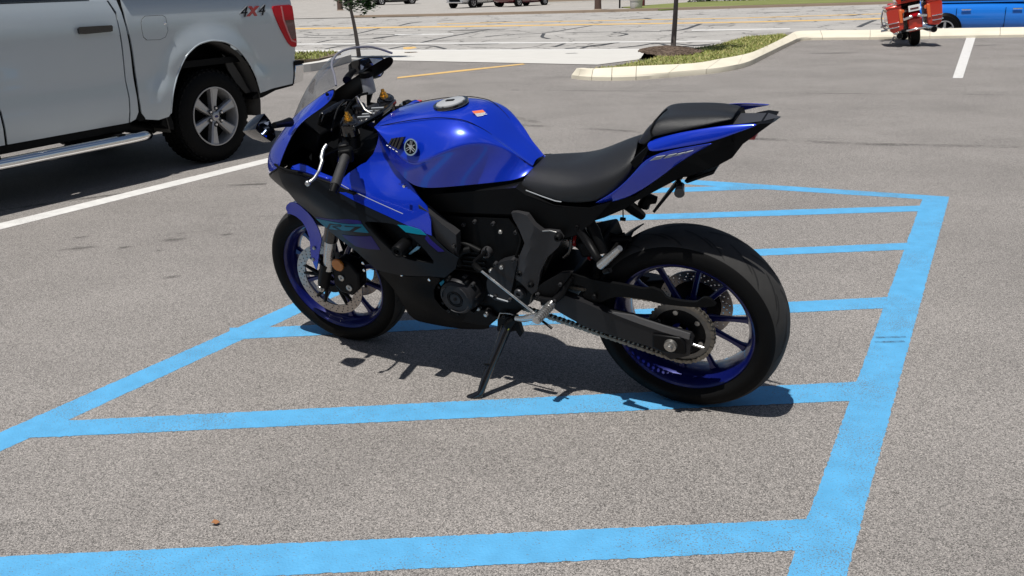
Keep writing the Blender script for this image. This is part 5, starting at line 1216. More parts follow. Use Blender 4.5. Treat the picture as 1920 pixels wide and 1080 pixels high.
MB().cyl((-.02, -.2, .37), (-.02, -TW + .2, .37), .05).lathe([(0, .14), (.10, .12), (.15, 0), (.10, -.12), (0, -.14)], 20, c=(-.02, -.93, .37)).build('rear_axle', M['black'], truck)
MB().tube([(1.3, -.55, .40), (.62, -.55, .41), (.55, -.55, .42)], [.10, .10, .07], 14).build('muffler', M['engine'], truck)
MB().tube(chaikin([(0.71,-0.25,0.391),(0.62,-0.25,0.367),(0.471,-0.25,0.333),(0.403,-0.25,0.355)], 1, False), [.05] * 6, 12).build('fuel_tank_end', M['black'], truck)
# wheel wells
for s in (1, -1):
    w = MB()
    rows = []
    for i in range(17):
        a = radians(-14 + 208 * i / 16)
        rows.append([(-.02 + .50 * cos(a), (-.02 if s > 0 else -TW + .02), .44 + .53 * sin(a)), (-.02 + .50 * cos(a), (-.30 if s > 0 else -TW + .30), .44 + .53 * sin(a))])
    w.grid(rows); w.build('wheel_well', M['liner'], truck, solid=.004)
    MB().box((-.02, (-.31 if s > 0 else -TW + .31), .74), (1.0, .02, .5)).build('inner_fender', M['black'], truck)
ln = [(-0.224,0.849),(-0.321,0.778),(-0.393,0.67),(-0.453,0.561),(-0.484,0.512),(-0.433,0.507),(-0.333,0.608),(-0.265,0.716)]
tpanel('splash_liner', ln, M['liner'], S=lambda x, z: -.09, h=.08)
MB().prism([(q[0], q[1]) for q in [(0.485,0.489),(0.439,0.486),(0.414,0.383),(0.414,0.326),(0.473,0.34),(0.529,0.383)]], -.18, -.03).build('mud_flap', M['black'], truck, bevel=.006)
# arch lip
MB().tube(chaikin([(x, St(x, z) - .002, z) for x, z in arch], 2, False), .007, 6).build('arch_lip', M['truck'], truck, sharp=80)
MB().prism([(-0.436,0.479),(-0.518,0.515),(-0.642,0.526),(-0.948,0.541),(-0.947,0.522),(-0.719,0.504),(-0.552,0.462),(-0.45,0.458)], -.30, -.028).build('lower_valance', M['black'], truck)
# bumper
bu = MB()
bu.prism([(q[0], q[1]) for q in [(-0.977,0.701),(-1.09,0.702),(-1.073,0.564),(-1.034,0.544),(-0.947,0.535)]], -TW + .01, -.012)
bu.build('rear_bumper', M['chrome'], truck, bevel=.012)
bu = MB().prism([(q[0], q[1]) for q in [(-0.968,0.73),(-1.039,0.735),(-1.096,0.727),(-1.09,0.702),(-0.977,0.699),(-0.937,0.536),(-0.932,0.537)]], -TW + .012, -.010)
bu.build('bumper_pad', M['black'], truck)
# dark gap between cab and bed
gp = MB()
gl = [(0.744,1.302),(0.735,1.216),(0.727,1.115),(0.719,0.94),(0.714,0.731),(0.716,0.61),(0.714,0.495)]
gl = [(gl[0][0], 1.32)] + gl[1:]
gp.grid([[(x + .025, -.045, z) for x, z in gl], [(x - .025, -.045, z) for x, z in gl]])
gp.build('cab_gap_seal', M['black'], truck, solid=.01)
MB().prism([(0.746,0.499),(0.667,0.484),(0.665,0.437),(0.717,0.433),(0.745,0.46)], -.14, -.035).build('cab_mount', M['black'], truck)
# door seams follow the panel gaps: dark backing behind the doors
MB().prism([(.78, .47), (2.78, .45), (2.78, 1.24), (.78, 1.24)], -.075, -.062).build('door_backing', M['black'], truck)
# fuel door
fdp = [(0.593,1.137),(0.577,1.163),(0.547,1.181),(0.396,1.181),(0.368,1.165),(0.37,1.066),(0.401,1.025),(0.453,1.01),(0.57,1.015),(0.595,1.037),(0.598,1.093)]
cfx = sum(q[0] for q in fdp) / len(fdp); cfz = sum(q[1] for q in fdp) / len(fdp)
tpanel('fuel_door_gap', [(cfx + (x - cfx) * 1.035, cfz + (z - cfz) * 1.035) for x, z in fdp], M['liner'], h=.06, off=.0012, thick=.002)
fdo = tpanel('fuel_door', fdp, M['truck'], h=.06, off=.0030, thick=.003)
q = [(0.383,1.122)][0]
MB().lathe([(0, .008), (.008, .006), (.012, 0)], 14, c=(q[0], St(*q), q[1])).build('fuel_door_pad', M['chrome'], truck)
# handle
hq = [(1.131,1.13),(1.123,1.136),(0.87,1.135),(0.863,1.125),(0.869,1.094),(0.886,1.091),(1.09,1.086),(1.134,1.091)]
hm = tpanel('door_handle', hq, M['gloss_black'], S=lambda x, z: .028, h=.05, thick=.014)
for q in [(1.109,1.11),(0.893,1.114)]: MB().box((q[0], .005, q[1]), (.035, .04, .035)).build('handle_mount', M['black'], truck, bevel=.006)
hf = [(q[0] + 1.0, q[1] + .004) for q in hq]
tpanel('door_handle', hf, M['gloss_black'], S=lambda x, z: .028, h=.05, thick=.014)
# tail lamp
tl = [(-0.76,1.206),(-0.84,1.21),(-1.005,1.212),(-1.003,1.146),(-1.002,1.058),(-1.015,0.907),(-1.012,0.852),(-0.954,0.856),(-0.904,0.897),(-0.824,1.015),(-0.774,1.129)]
tlo = tpanel('tail_lamp', tl, M['tail_red'], h=.03, off=.010, thick=.02, sm=1)
tpanel_s = lambda nm, P, m, off: panel(nm, P, St, .003, m, tlo, h=.04, off=off)
tpanel_s('lamp_window', [(-0.877,1.085),(-0.998,1.085),(-1.003,0.988),(-1.006,0.926),(-0.958,0.92),(-0.912,0.993)], M['tail_dark'], .0125)
tpanel_s('lamp_line', [(-0.859,1.203),(-0.874,1.202),(-0.878,1.09),(-0.912,0.993),(-0.955,0.917),(-1.007,0.899),(-1.006,0.888),(-0.944,0.907),(-0.894,0.994),(-0.862,1.086)], M['tail_clear'], .0135)
MB().box((-.99, -TW + .08, 1.03), (.06, .15, .36)).build('tail_lamp', M['tail_red'], truck, bevel=.02)
# 4x4 badge
def text_mesh(nm, s, size, m, parent, mat4, ext=.002, shear=.35, offset=0.0):
    cu = bpy.data.curves.new(nm, 'FONT'); cu.body = s; cu.size = size; cu.extrude = ext; cu.shear = shear; cu.align_x = 'CENTER'; cu.offset = offset
    t = bpy.data.objects.new(nm, cu); col.objects.link(t)
    me = bpy.data.meshes.new_from_object(t.evaluated_get(bpy.context.evaluated_depsgraph_get()))
    bpy.data.objects.remove(t)
    me.materials.clear(); me.materials.append(m)
    o = bpy.data.objects.new(nm, me); col.objects.link(o); o.parent = parent; o.matrix_local = mat4
    return o
bc = [(-0.416,1.153),(-0.518,1.159),(-0.62,1.158)]
for (x, z), s, mm in zip(bc, '4X4', ('engine', 'red', 'engine')):
    mt = Matrix(((-1.35, 0, 0, x), (0, 0, 1, St(x, z) + .002), (-.02, 1, 0, z - .018), (0, 0, 0, 1)))
    text_mesh('drive_badge', s, .115 if s == '4' else .10, M['grey_print'] if s == '4' else M['red'], truck, mt @ Matrix.Translation((0, 0, 0)), offset=.006)
    if s == '4': text_mesh('drive_badge', s, .115, M['black'], truck, mt @ Matrix.Translation((0, 0, .0012)), offset=.0)
# chrome step bar
stp = [(2.944,0.03,0.326),(1.957,0.03,0.317),(1.427,0.03,0.323),(0.993,0.03,0.328),(0.849,0.03,0.33),(0.749,0.02,0.331),(0.691,-0.01,0.327),(0.644,-0.06,0.32)]
MB().tube(chaikin(stp, 2, False), [.040] * 32, 18, cap=True) if False else None
sb = MB(); pp = chaikin(stp, 2, False); sb.tube(pp, [.040] * len(pp), 18); sb.build('step_bar', M['chrome'], truck, sharp=80)
for x in (.95, 1.9, 2.7): MB().box((x, -.03, .36), (.06, .16, .03)).build('step_bracket', M['black'], truck)
# wheels
def truck_wheel(x, side):
    ys = 1 if side > 0 else -1
    yc = -.035 if side > 0 else -TW + .035
    t = MB().lathe([(.232, -.005), (.240, .0), (.250, .004), (.30, .006), (.335, -.004), (.355, -.016), (.368, -.032), (.372, -.07), (.372, -.20), (.366, -.235), (.33, -.262), (.25, -.26), (.23, -.25)], 72)
    t.v = [(a, b * ys, c) for a, b, c in t.v]
    w = t.build('wheel', M['rubber'], truck); w.location = (x, yc, .372)
    tb = MB()
    for i in range(44):
        a = 2 * pi * i / 44
        for (r, y0, wd) in ((.3735, -.052, .045), (.3745, -.10, .04), (.3745, -.155, .04), (.3735, -.21, .045)):
            R_ = Matrix.Rotation(-a, 3, 'Y'); tb.box(tuple(R_ @ Vector((r, y0 * ys, 0))), (.010, wd * .85, .036), R_ @ Matrix.Rotation(.35 * (1 if y0 > -.12 else -1), 3, 'X'))
        R_ = Matrix.Rotation(-a, 3, 'Y'); tb.box(tuple(R_ @ Vector((.350, -.020 * ys, 0))), (.028, .012, .028), R_)
    tag(tb.build('tread_blocks', M['rubber'], w, smooth=False), kind='stuff')
    r = MB().lathe([(.238, .002), (.236, .008), (.228, .008), (.222, -.004), (.214, -.05), (.205, -.12), (.20, -.2)], 64); r.v = [(a, b * ys, c) for a, b, c in r.v]
    r.build('rim', M['wheel_silver'], w)
    bk = MB().lathe([(0, -.105), (.21, -.105)], 40); bk.v = [(a, b * ys, c) for a, b, c in bk.v]; bk.build('brake_backing', M['black'], w)
    for i in range(6):
        a = 2 * pi * i / 6 + radians(98)
        s = MB()
        secs = []
        for (rr, wt, y0, y1) in ((.03, .034, -.012, -.07), (.075, .048, -.006, -.06), (.12, .058, -.008, -.06), (.18, .070, -.004, -.06), (.224, .086, -.002, -.055)):
            secs.append([(rr, y1, -wt / 2), (rr, y0 - .012, -wt / 2), (rr, y0, -wt / 2 + .012), (rr, y0 - .004, 0), (rr, y0, wt / 2 - .012), (rr, y0 - .012, wt / 2), (rr, y1, wt / 2)])
        s.grid(secs); s.v = [(p_, q_ * ys, r_) for p_, q_, r_ in s.v]
        o = s.build('wheel_spoke', M['wheel_silver'], w, sharp=25); o.rotation_euler = (0, -a, 0)
        a2 = a
        n_ = MB().lathe([(0, .012), (.008, .012), (.0115, .006), (.0125, -.02)], 12, c=(.066 * cos(a2), 0, .066 * sin(a2))); n_.v = [(p_, q_ * ys, r_) for p_, q_, r_ in n_.v]
        n_.build('lug_nut', M['chrome'], w)
        n_ = MB().lathe([(.0125, .0), (.019, .0)], 14, c=(.066 * cos(a2), -.001, .066 * sin(a2))); n_.v = [(p_, q_ * ys, r_) for p_, q_, r_ in n_.v]
        n_.build('lug_recess', M['black'], w, solid=.001)
    h = MB().lathe([(0, .006), (.030, .006), (.036, .002), (.040, -.03)], 30); h.v = [(a, b * ys, c) for a, b, c in h.v]; h.build('centre_cap', M['wheel_silver'], w)
    e = MB().lathe([(0, .0085), (.022, .0085), (.024, .006)], 28); e.v = [(a, b * ys, c * .5) for a, b, c in e.v]; e.build('oval_emblem', M['rim_blue'], w)
    e = MB().lathe([(.022, .0092), (.025, .0092), (.025, .006)], 28); e.v = [(a, b * ys, c * .52) for a, b, c in e.v]; e.build('emblem_border', M['chrome'], w)
    return w
for x in (-.02, 3.42):
    for s in (1, -1): truck_wheel(x, s)

# ------------------------------------------------------------------ kerbed island, grass, mulch, trees
kerb = empty('kerb', ([(1.87,12.955)][0][0], [(1.87,12.955)][0][1], 0)); tag(kerb, 'cream painted kerb curving round the grass island and along the lot', 'kerb')
ko = [(0.947,13.439),(1.073,13.203),(1.268,13.027),(1.568,12.912),(1.92,12.94),(2.479,13.233),(3.084,13.532),(3.679,14.229),(4.515,16.08),(5.481,18.193),(6.287,19.924),(6.872,19.752),(7.893,19.365),(9.084,19.209),(10.422,18.863),(13.784,17.925)]
ki = [(1.12,13.396),(1.186,13.271),(1.305,13.247),(1.62,13.354),(2,13.442),(2.807,13.562),(3.552,14.636),(4.419,16.501),(5.544,19.275),(6.063,20.454),(6.479,21.26),(7.257,20.9),(8.404,20.666),(9.615,20.38),(11.052,20.053),(14.698,19.168)]
def resample(P, n):
    d = [0]
    for a, b in zip(P, P[1:]): d.append(d[-1] + sqrt(sum((s - t) ** 2 for s, t in zip(a, b))))
    return [tuple(float(np.interp(d[-1] * i / n, d, [q[k] for q in P])) for k in range(len(P[0]))) for i in range(n + 1)]
both = chaikin([a + b for a, b in zip(ko, ki)], 2, False)
kx, ky = kerb.location.x, kerb.location.y
def kseg(lo, hi):
    rows = []
    for q in both[lo:hi + 1]:
        o = Vector(q[:2]); i = Vector(q[2:]); d = (i - o)
        d = d.normalized() * min(d.length, .9) if d.length > 1e-6 else d
        dn = d.normalized()
        i2 = o + d
        rows.append([(o.x - kx, o.y - ky, -.02), (o.x - kx, o.y - ky, .05), (o.x + dn.x * .02 - kx, o.y + dn.y * .02 - ky, .075), (i2.x - dn.x * .10 - kx, i2.y - dn.y * .10 - ky, .145), (i2.x - kx, i2.y - ky, .15), (i2.x + dn.x * .02 - kx, i2.y + dn.y * .02 - ky, .14), (i2.x + dn.x * .02 - kx, i2.y + dn.y * .02 - ky, -.3)])
    a, b = Vector(rows[0][0]), Vector(rows[1][0]); t = (b - a).normalized() * .008
    rows[0] = [tuple(Vector(p_) + t) for p_ in rows[0]]
    m = MB().grid(rows); n = len(rows[0])
    m.f.append(tuple(range(n))); m.f.append(tuple(len(m.v) - 1 - j for j in range(n)))
    m.build('kerb_segment', M['cream_kerb'], kerb, sharp=30)
cuts = list(range(0, len(both) - 1, 4)) + [len(both) - 1]
for a, b in zip(cuts, cuts[1:]): kseg(a, b)
gin = [tuple(Vector(q[:2]) + (Vector(q[2:]) - Vector(q[:2])).normalized() * min((Vector(q[2:]) - Vector(q[:2])).length, .9)) for q in both]
# island: soil body and turf
n_is = next(i for i, q in enumerate(both) if q[0] > [(5.866,19.02)][0][0])
back = [(5.941,20.193),(5.057,19.682),(4.012,17.652),(3.067,16.442),(2.178,14.656),(1.592,13.767)]
isl = gin[:n_is] + back
isl_o = MB().prism(isl, -.05, .125, axis='z').build('grass_island', M['grass_base'], smooth=False); tag(isl_o, kind='structure')
M['grass'] = pmat('grass_blades', (.24, .27, .065), .7, var=.4, vscale=2.5)
M['dry'] = pmat('dry_grass', (.42, .36, .15), .8, var=.3, vscale=4)
gb = MB(); r2 = random.Random(3); fm = []
xs = [q[0] for q in isl]; ys = [q[1] for q in isl]
cnt = 0
mu_c = Vector((2.86, 16.25))
while cnt < 9000:
    x, y = r2.uniform(min(xs), max(xs)), r2.uniform(min(ys), max(ys))
    if not inside((x, y), isl) or ((x - mu_c.x) / .5) ** 2 + ((y - mu_c.y) / .95) ** 2 < 1: cnt += .2; continue
    cnt += 1
    h = r2.uniform(.015, .05); a = r2.uniform(0, 2 * pi); w = r2.uniform(.006, .014); l = r2.uniform(-.04, .04); l2 = r2.uniform(-.04, .04)
    gb.add([(x - w * cos(a), y - w * sin(a), .12), (x + w * cos(a), y + w * sin(a), .12), (x + l, y + l2, .12 + h)], [(0, 1, 2)])
    fm.append(1 if r2.random() < .3 else 0)
go = gb.build('turf', [M['grass'], M['dry']], smooth=False, fmats=fm); tag(go, 'short green and straw coloured grass on the kerbed island', 'grass', kind='stuff')
M['mulch'] = pmat('mulch', (.12, .085, .062), .95, var=.55, vscale=16, bump=.8, bscale=40)
mm = MB(); rows = []
for i in range(7):
    r = i / 6; row = []
    for j in range(29):
        a = 2 * pi * j / 28; k = r * (1 + .12 * sin(3 * a + 1) + .08 * sin(5 * a))
        row.append((mu_c.x + (.5) * k * cos(a), mu_c.y + .95 * k * sin(a), .13 + .07 * (1 - r ** 2) + (.012 * r2.uniform(-1, 1) if 0 < i < 6 and 0 < j < 28 else 0)))
    rows.append(row)
mm.grid(rows)
for k in range(1400):
    a = r2.uniform(0, 2 * pi); r = sqrt(r2.random()); x = mu_c.x + .52 * r * cos(a); y = mu_c.y + .97 * r * sin(a); z = .135 + .07 * (1 - r * r)
    mm.box((x, y, z), (r2.uniform(.03, .09), r2.uniform(.012, .025), .012), Matrix.Rotation(r2.uniform(0, pi), 3, 'Z') @ Matrix.Rotation(r2.uniform(-.5, .5), 3, 'X'))
tag(mm.build('mulch_bed', M['mulch'], smooth=False), 'mound of brown wood mulch round the tree on the island', 'mulch', kind='stuff')

M['bark'] = pmat('young_bark', (.13, .11, .10), .9, var=.4, vscale=14, bump=.5, bscale=90)
M['leaf'] = pmat('leaf_green', (.035, .085, .022), .5, var=.5, vscale=6)
def young_tree(name, label, base, lean, trunk_h, crown_c, crown_r, nleaf, seed, r0=.045):
    t = empty(name, base); tag(t, label, 'tree', 'young street trees')
    R = random.Random(seed)
    top = Vector((lean[0], lean[1], trunk_h + crown_r[2] * 1.5))
    pts = [top * u + Vector((.02 * sin(6 * u), .015 * sin(5 * u + 1), 0)) for u in [i / 9 for i in range(10)]]
    MB().tube(pts, [r0 * (1 - .75 * i / 9) for i in range(10)], 10).build('trunk', M['bark'], t, sharp=80)
    lb = MB(); tips = []
    for k in range(16):
        u = .45 + .5 * k / 16; s = top * u; a = k * 2.4
        e = s + Vector((cos(a) * crown_r[0] * .75, sin(a) * crown_r[1] * .75, crown_r[2] * R.uniform(.15, .5)))
        m_ = s.lerp(e, .5) + Vector((0, 0, .08)); lb.tube([s, m_, e], [.014, .010, .004], 6); tips += [e, m_]
    lb.build('limbs', M['bark'], t, sharp=80)
    lf = MB(); cc = Vector(crown_c)
    clumps = []
    for k in range(46):
        while True:
            q = Vector((R.uniform(-1, 1), R.uniform(-1, 1), R.uniform(-1, 1)))
            if .25 < q.length < 1: break
        clumps.append((cc + Vector((q.x * crown_r[0], q.y * crown_r[1], q.z * crown_r[2])), R.uniform(.10, .24)))
    for k in range(nleaf):
        c_, rr = R.choice(clumps); d = Vector((R.gauss(0, .5), R.gauss(0, .5), R.gauss(0, .5))) * rr
        p_ = c_ + d; s_ = R.uniform(.025, .055)
        q = Matrix.Rotation(R.uniform(0, 6.3), 3, 'Z') @ Matrix.Rotation(R.uniform(-.9, .9), 3, 'X')
        v = [p_ + q @ Vector(w) * s_ for w in ((-1, 0, 0), (-.35, .55, .1), (.45, .5, .05), (1.1, 0, -.15), (.45, -.5, .05), (-.35, -.55, .1))]
        lf.add(v, [(0, 1, 2, 3, 4, 5)])
    tag(lf.build('crown', M['leaf'], t, smooth=False), kind='stuff')
    return t
young_tree('young_tree', 'young tree with leafy crown and thin trunk behind the motorcycle windscreen', (-3.0, 19.3, -.02), (-.22, .05), .9, (-.02, .1, 1.62), (.56, .56, .78), 6500, 4)
young_tree('young_tree', 'slim bare tree trunk rising from the mulch on the island', (2.92, 16.28, .20), (.04, 0), 2.0, (.04, 0, 2.75), (.85, .85, .85), 3000, 9, .048)
# planted strip with its own kerb by the left tree
pb_ = [(-3.988,17.209),(-3.451,17.48),(-3.204,18.377),(-3.351,19.249),(-4.479,19.407)]
tag(MB().prism(pb_, -.05, .10, axis='z').build('planting_strip', M['soil'], smooth=False), kind='structure')
k2 = empty('kerb', (*[(-3.566,17.062)][0], 0)); tag(k2, 'short white kerb edging the planted strip behind the truck bumper', 'kerb')
ke = [(-3.712,15.579),(-3.389,15.953),(-3.169,16.491),(-3.006,17.798)]
v, f = ribbon([(x - k2.location.x, y - k2.location.y) for x, y in ke], .2, .13)
mk('kerb_segment', v + [(x, y, 0) for x, y, z in v], f + [(4 + i, 4 + i + 1, 12 + i + 1, 12 + i) for i in range(3)] + [(i, i + 1, 8 + i + 1, 8 + i) for i in range(3)], M['concrete'], k2, smooth=False)
gs = MB()
for k in range(500):
    u = r2.random(); w = r2.random(); a0_, b0_ = Vector(pb_[0]), Vector(pb_[1]); c0_, d0_ = Vector(pb_[4]), Vector(pb_[3])
    q = a0_.lerp(b0_, u).lerp(c0_.lerp(d0_, u), w); h = r2.uniform(.03, .08); a = r2.uniform(0, pi)
    gs.add([(q.x - .02 * cos(a), q.y - .02 * sin(a), .09), (q.x + .02 * cos(a), q.y + .02 * sin(a), .09), (q.x + r2.uniform(-.05, .05), q.y + r2.uniform(-.05, .05), .09 + h)], [(0, 1, 2)])
tag(gs.build('ground_cover', M['grass'], smooth=False), 'low weedy plants in the strip behind the truck bumper', 'plants', kind='stuff')
# a fallen leaf and a pebble of debris in the foreground
lx, ly = [(-0.804,2.099)][0]
tag(mk('fallen_leaf', [(lx + a, ly + b, c) for a, b, c in [(u * .6, v_ * .6, w_) for u, v_, w_ in ((-.02, 0, .007), (-.008, .012, .014), (.008, .010, .012), (.02, .002, .009), (.006, -.011, .008), (-.008, -.009, .012))]], [(0, 1, 2, 3, 4, 5)], pmat('dry_leaf', (.30, .13, .05), .8, var=.3, vscale=60), smooth=False, solid=.001), 'small brown dry leaf lying on the asphalt in the foreground', 'leaf')

# ------------------------------------------------------------------ vehicles beyond
def car(name, label, cat, loc, rz, m, L=4.6, W=1.82, H=1.46, wheel_r=.33, base=.72, kind='sedan', plate=False, group=None):
    t = empty(name, loc, rz); tag(t, label, cat, group)
    hb = H * .62
    fo, ro = L * .19, L * .20
    fx, rx = L / 2 - fo, -L / 2 + ro
    def ring(x, zb, zt, w, wt):
        return [(x, -w * .94, zb), (x, -w, zb + (zt - zb) * .35), (x, -w * .98, zb + (zt - zb) * .75), (x, -wt, zt), (x, 0, zt + .03), (x, wt, zt), (x, w * .98, zb + (zt - zb) * .75), (x, w, zb + (zt - zb) * .35), (x, w * .94, zb)]
    w = W / 2
    if kind == 'sedan': st = [(-L / 2, .42, .80, w * .80, w * .7), (-L / 2 + .12, .26, .98, w * .95, w * .85), (-L / 2 + .9, .20, hb + .06, w, w * .86), (-.4, .18, hb + .05, w, w * .88), (.7, .18, hb + .02, w, w * .88), (L / 2 - .9, .2, hb - .06, w * .98, w * .8), (L / 2 - .15, .24, hb - .22, w * .88, w * .65), (L / 2, .36, hb - .36, w * .7, w * .5)]
    else: st = [(-L / 2, .42, 1.0, w * .85, w * .75), (-L / 2 + .1, .30, 1.06, w * .96, w * .86), (-L / 2 + .9, .24, 1.08, w, w * .88), (.6, .22, 1.06, w, w * .88), (L / 2 - .9, .24, 1.0, w * .98, w * .82), (L / 2 - .12, .30, .92, w * .92, w * .75), (L / 2, .40, .80, w * .82, w * .6)]
    b = MB().grid([ring(*s) for s in st])
    n = 9
    b.f.append(tuple(range(n))); b.f.append(tuple(len(b.v) - 1 - j for j in range(n)))
    # floor
    for i in range(len(st) - 1): b.f.append((i * n, (i + 1) * n, (i + 1) * n + 8, i * n + 8))
    bo = b.build('body', m, t, sub=1, sharp=40)
    zb = hb + .02 if kind == 'sedan' else 1.06
    if kind == 'sedan': P = [(-1.75, zb), (-1.05, H - .05), (-.3, H), (.35, H - .03), (1.25, zb - .02)]
    else: P = [(-L / 2 + .1, zb), (-L / 2 + .45, H - .04), (-.3, H), (.55, H - .04), (1.2, zb - .02)]
    V = []; F = []
    for x, z in P:
        k = (z - zb) / (H - zb); V += [(x, -(w * .86 - .22 * k), z), (x, w * .86 - .22 * k, z)]
    for i in range(len(P) - 1): F.append((2 * i, 2 * i + 1, 2 * i + 3, 2 * i + 2))
    F += [tuple(range(0, 2 * len(P), 2)), tuple(range(2 * len(P) - 1, 0, -2))]
    mk('cabin', V, F, m, t, smooth=False, bevel=.04)
    for s in (1, -1):
        Pw = [(x * .93, zb + .03 + (z - zb) * .84) for x, z in P]
        vv = []
        for x, z in Pw:
            k = (z - zb) / (H - zb); y = s * (w * .86 - .22 * k + .006); vv.append((x, y, z))
        mk('side_window', vv, [tuple(range(len(vv)))], M['truck_glass'], t, smooth=False, solid=.004)
        for hx in (-.95, .12):
            MB().box((hx, s * (w * .995), zb - .16), (.20, .03, .030)).build('door_handle', M['chrome'], t, bevel=.008)
        for dx in (-1.15, -.12, 1.0):
            MB().box((dx, s * (w * .985), zb - .40), (.008, .02, .55)).build('door_seam', M['black'], t)
    for x in (fx, rx):
        for s in (1, -1):
            ar = MB().lathe([(wheel_r + .05, 0), (0, 0)], 28, c=(x, s * (w + .004), wheel_r)); ar.build('wheel_arch', M['black'], t, solid=.02)
            wl_ = MB().lathe([(.6 * wheel_r, .02), (.64 * wheel_r, .03), (.93 * wheel_r, .025), (wheel_r, -.02), (wheel_r, -.19), (.6 * wheel_r, -.2)], 36)
            wl_.v = [(a, b_ * s, c_) for a, b_, c_ in wl_.v]
            wo = wl_.build('wheel', M['rubber'], t); wo.location = (x, s * (w + .008), wheel_r)
            sp = MB()
            for i in range(5):
                a = 2 * pi * i / 5 + .3; sp.box((.33 * wheel_r * cos(a), s * .010, .33 * wheel_r * sin(a)), (.64 * wheel_r, .02, .05), Matrix.Rotation(-a, 3, 'Y'))
            sp.lathe([(.56 * wheel_r, s * .02), (.64 * wheel_r, s * .026)], 36).lathe([(0, s * .024), (.05, s * .022), (.07, s * .005)], 16)
            sp.build('rim', M['wheel_silver'], wo, solid=.004)
    for s in (1, -1):
        MB().box((L / 2 - .12, s * w * .66, hb - .22 if kind == 'sedan' else .84), (.16, .34, .13)).build('headlight', M['reservoir'], t, bevel=.03)
        MB().box((-L / 2 + .06, s * w * .66, .82), (.12, .32, .14)).build('tail_lamp', M['tail_red'], t, bevel=.03)
    MB().box((L / 2 - .02, 0, .60), (.08, W * .52, .30)).build('grille', M['black'], t, bevel=.03)
    MB().box((L / 2 - .01, 0, .40), (.10, W * .78, .07)).build('bumper_trim', M['chrome'], t, bevel=.02)
    if plate: MB().box((-L / 2 - .01, 0, .68), (.03, .32, .16)).build('licence_plate', M['white'], t)
    return t
M['car_blue'] = pmat('bright_blue_car_paint', (.006, .17, .66), .22, .15, 1.0)
M['car_silver'] = pmat('silver_car_paint', (.48, .49, .50), .3, .3, 1.0)
M['car_red'] = pmat('dark_red_car_paint', (.10, .006, .012), .25, .2, 1.0)
sd_ = Vector((.985, -.17)); ang = atan2(sd_.y, sd_.x)
bcx = Vector((9.95, 21.35)) + sd_ * (4.6 / 2 - 4.6 * .20) + Vector((.17, .985)) * .9
car('blue_car', 'bright blue sedan behind the kerb beside the red touring motorcycle', 'car', (bcx.x, bcx.y, Z_ST), ang, M['car_blue'])
car('silver_suv', 'silver sport utility vehicle parked across the street facing the road', 'car', (-1.93, 67.94, Z_ST + .03), radians(-128), M['car_silver'], 4.7, 1.9, 1.72, .37, kind='suv')
car('red_sedan', 'dark red sedan parked next to the silver vehicle across the street', 'car', (1.32, 67.50, Z_ST + .03), radians(48), M['car_red'], plate=True)
car('dark_car', 'black car behind the wooden posts across the street', 'car', (-9.93, 87.14, Z_ST + .03), radians(20), M['gloss_black'])
# ------------------------------------------------------------------ the red touring motorcycle
M['h_red'] = pmat('red_orange_paint', (.52, .030, .012), .22, .2, 1.0)
M['h_orange'] = pmat('lamp_orange', (.70, .12, .02), .2, coat=1.0)
H_ = empty('touring_motorcycle', (7.62, 17.35, 0)); tag(H_, 'red touring motorcycle with saddlebags and top case leaning by the kerb', 'motorcycle')
H_.matrix_world = Matrix.Translation((7.62, 17.35, .004)) @ Matrix.Rotation(radians(74), 4, 'Z') @ Matrix.Rotation(radians(-11), 4, 'X')
def hub(nm, c, s, m, bev=.03, rot=None, par=None): return MB().box(c, s, rot).build(nm, m, par or H_, bevel=bev)
def htyre(x, r, hw):
    o = MB().lathe([(r * .62, hw * .8), (r * .8, hw), (r * .93, hw * .85), (r, hw * .35), (r, -hw * .35), (r * .93, -hw * .85), (r * .8, -hw), (r * .62, -hw * .8)], 40).build('wheel', M['rubber'], H_); o.location = (x, 0, r)
    MB().lathe([(.04, .05), (r * .6, .035), (r * .64, .05), (r * .64, -.05), (r * .6, -.035), (.04, -.05)], 32).build('rim', M['silver'], o)
htyre(.25, .32, .085); htyre(1.85, .32, .065)
fend = [[(.25 + .35 * cos(radians(a)), y, .32 + (.36 if abs(y) < .09 else .33) * sin(radians(a))) for y in (-.12, -.085, 0, .085, .12)] for a in range(20, 200, 15)]
MB().grid(fend).build('rear_fender', M['h_red'], H_, solid=.01)
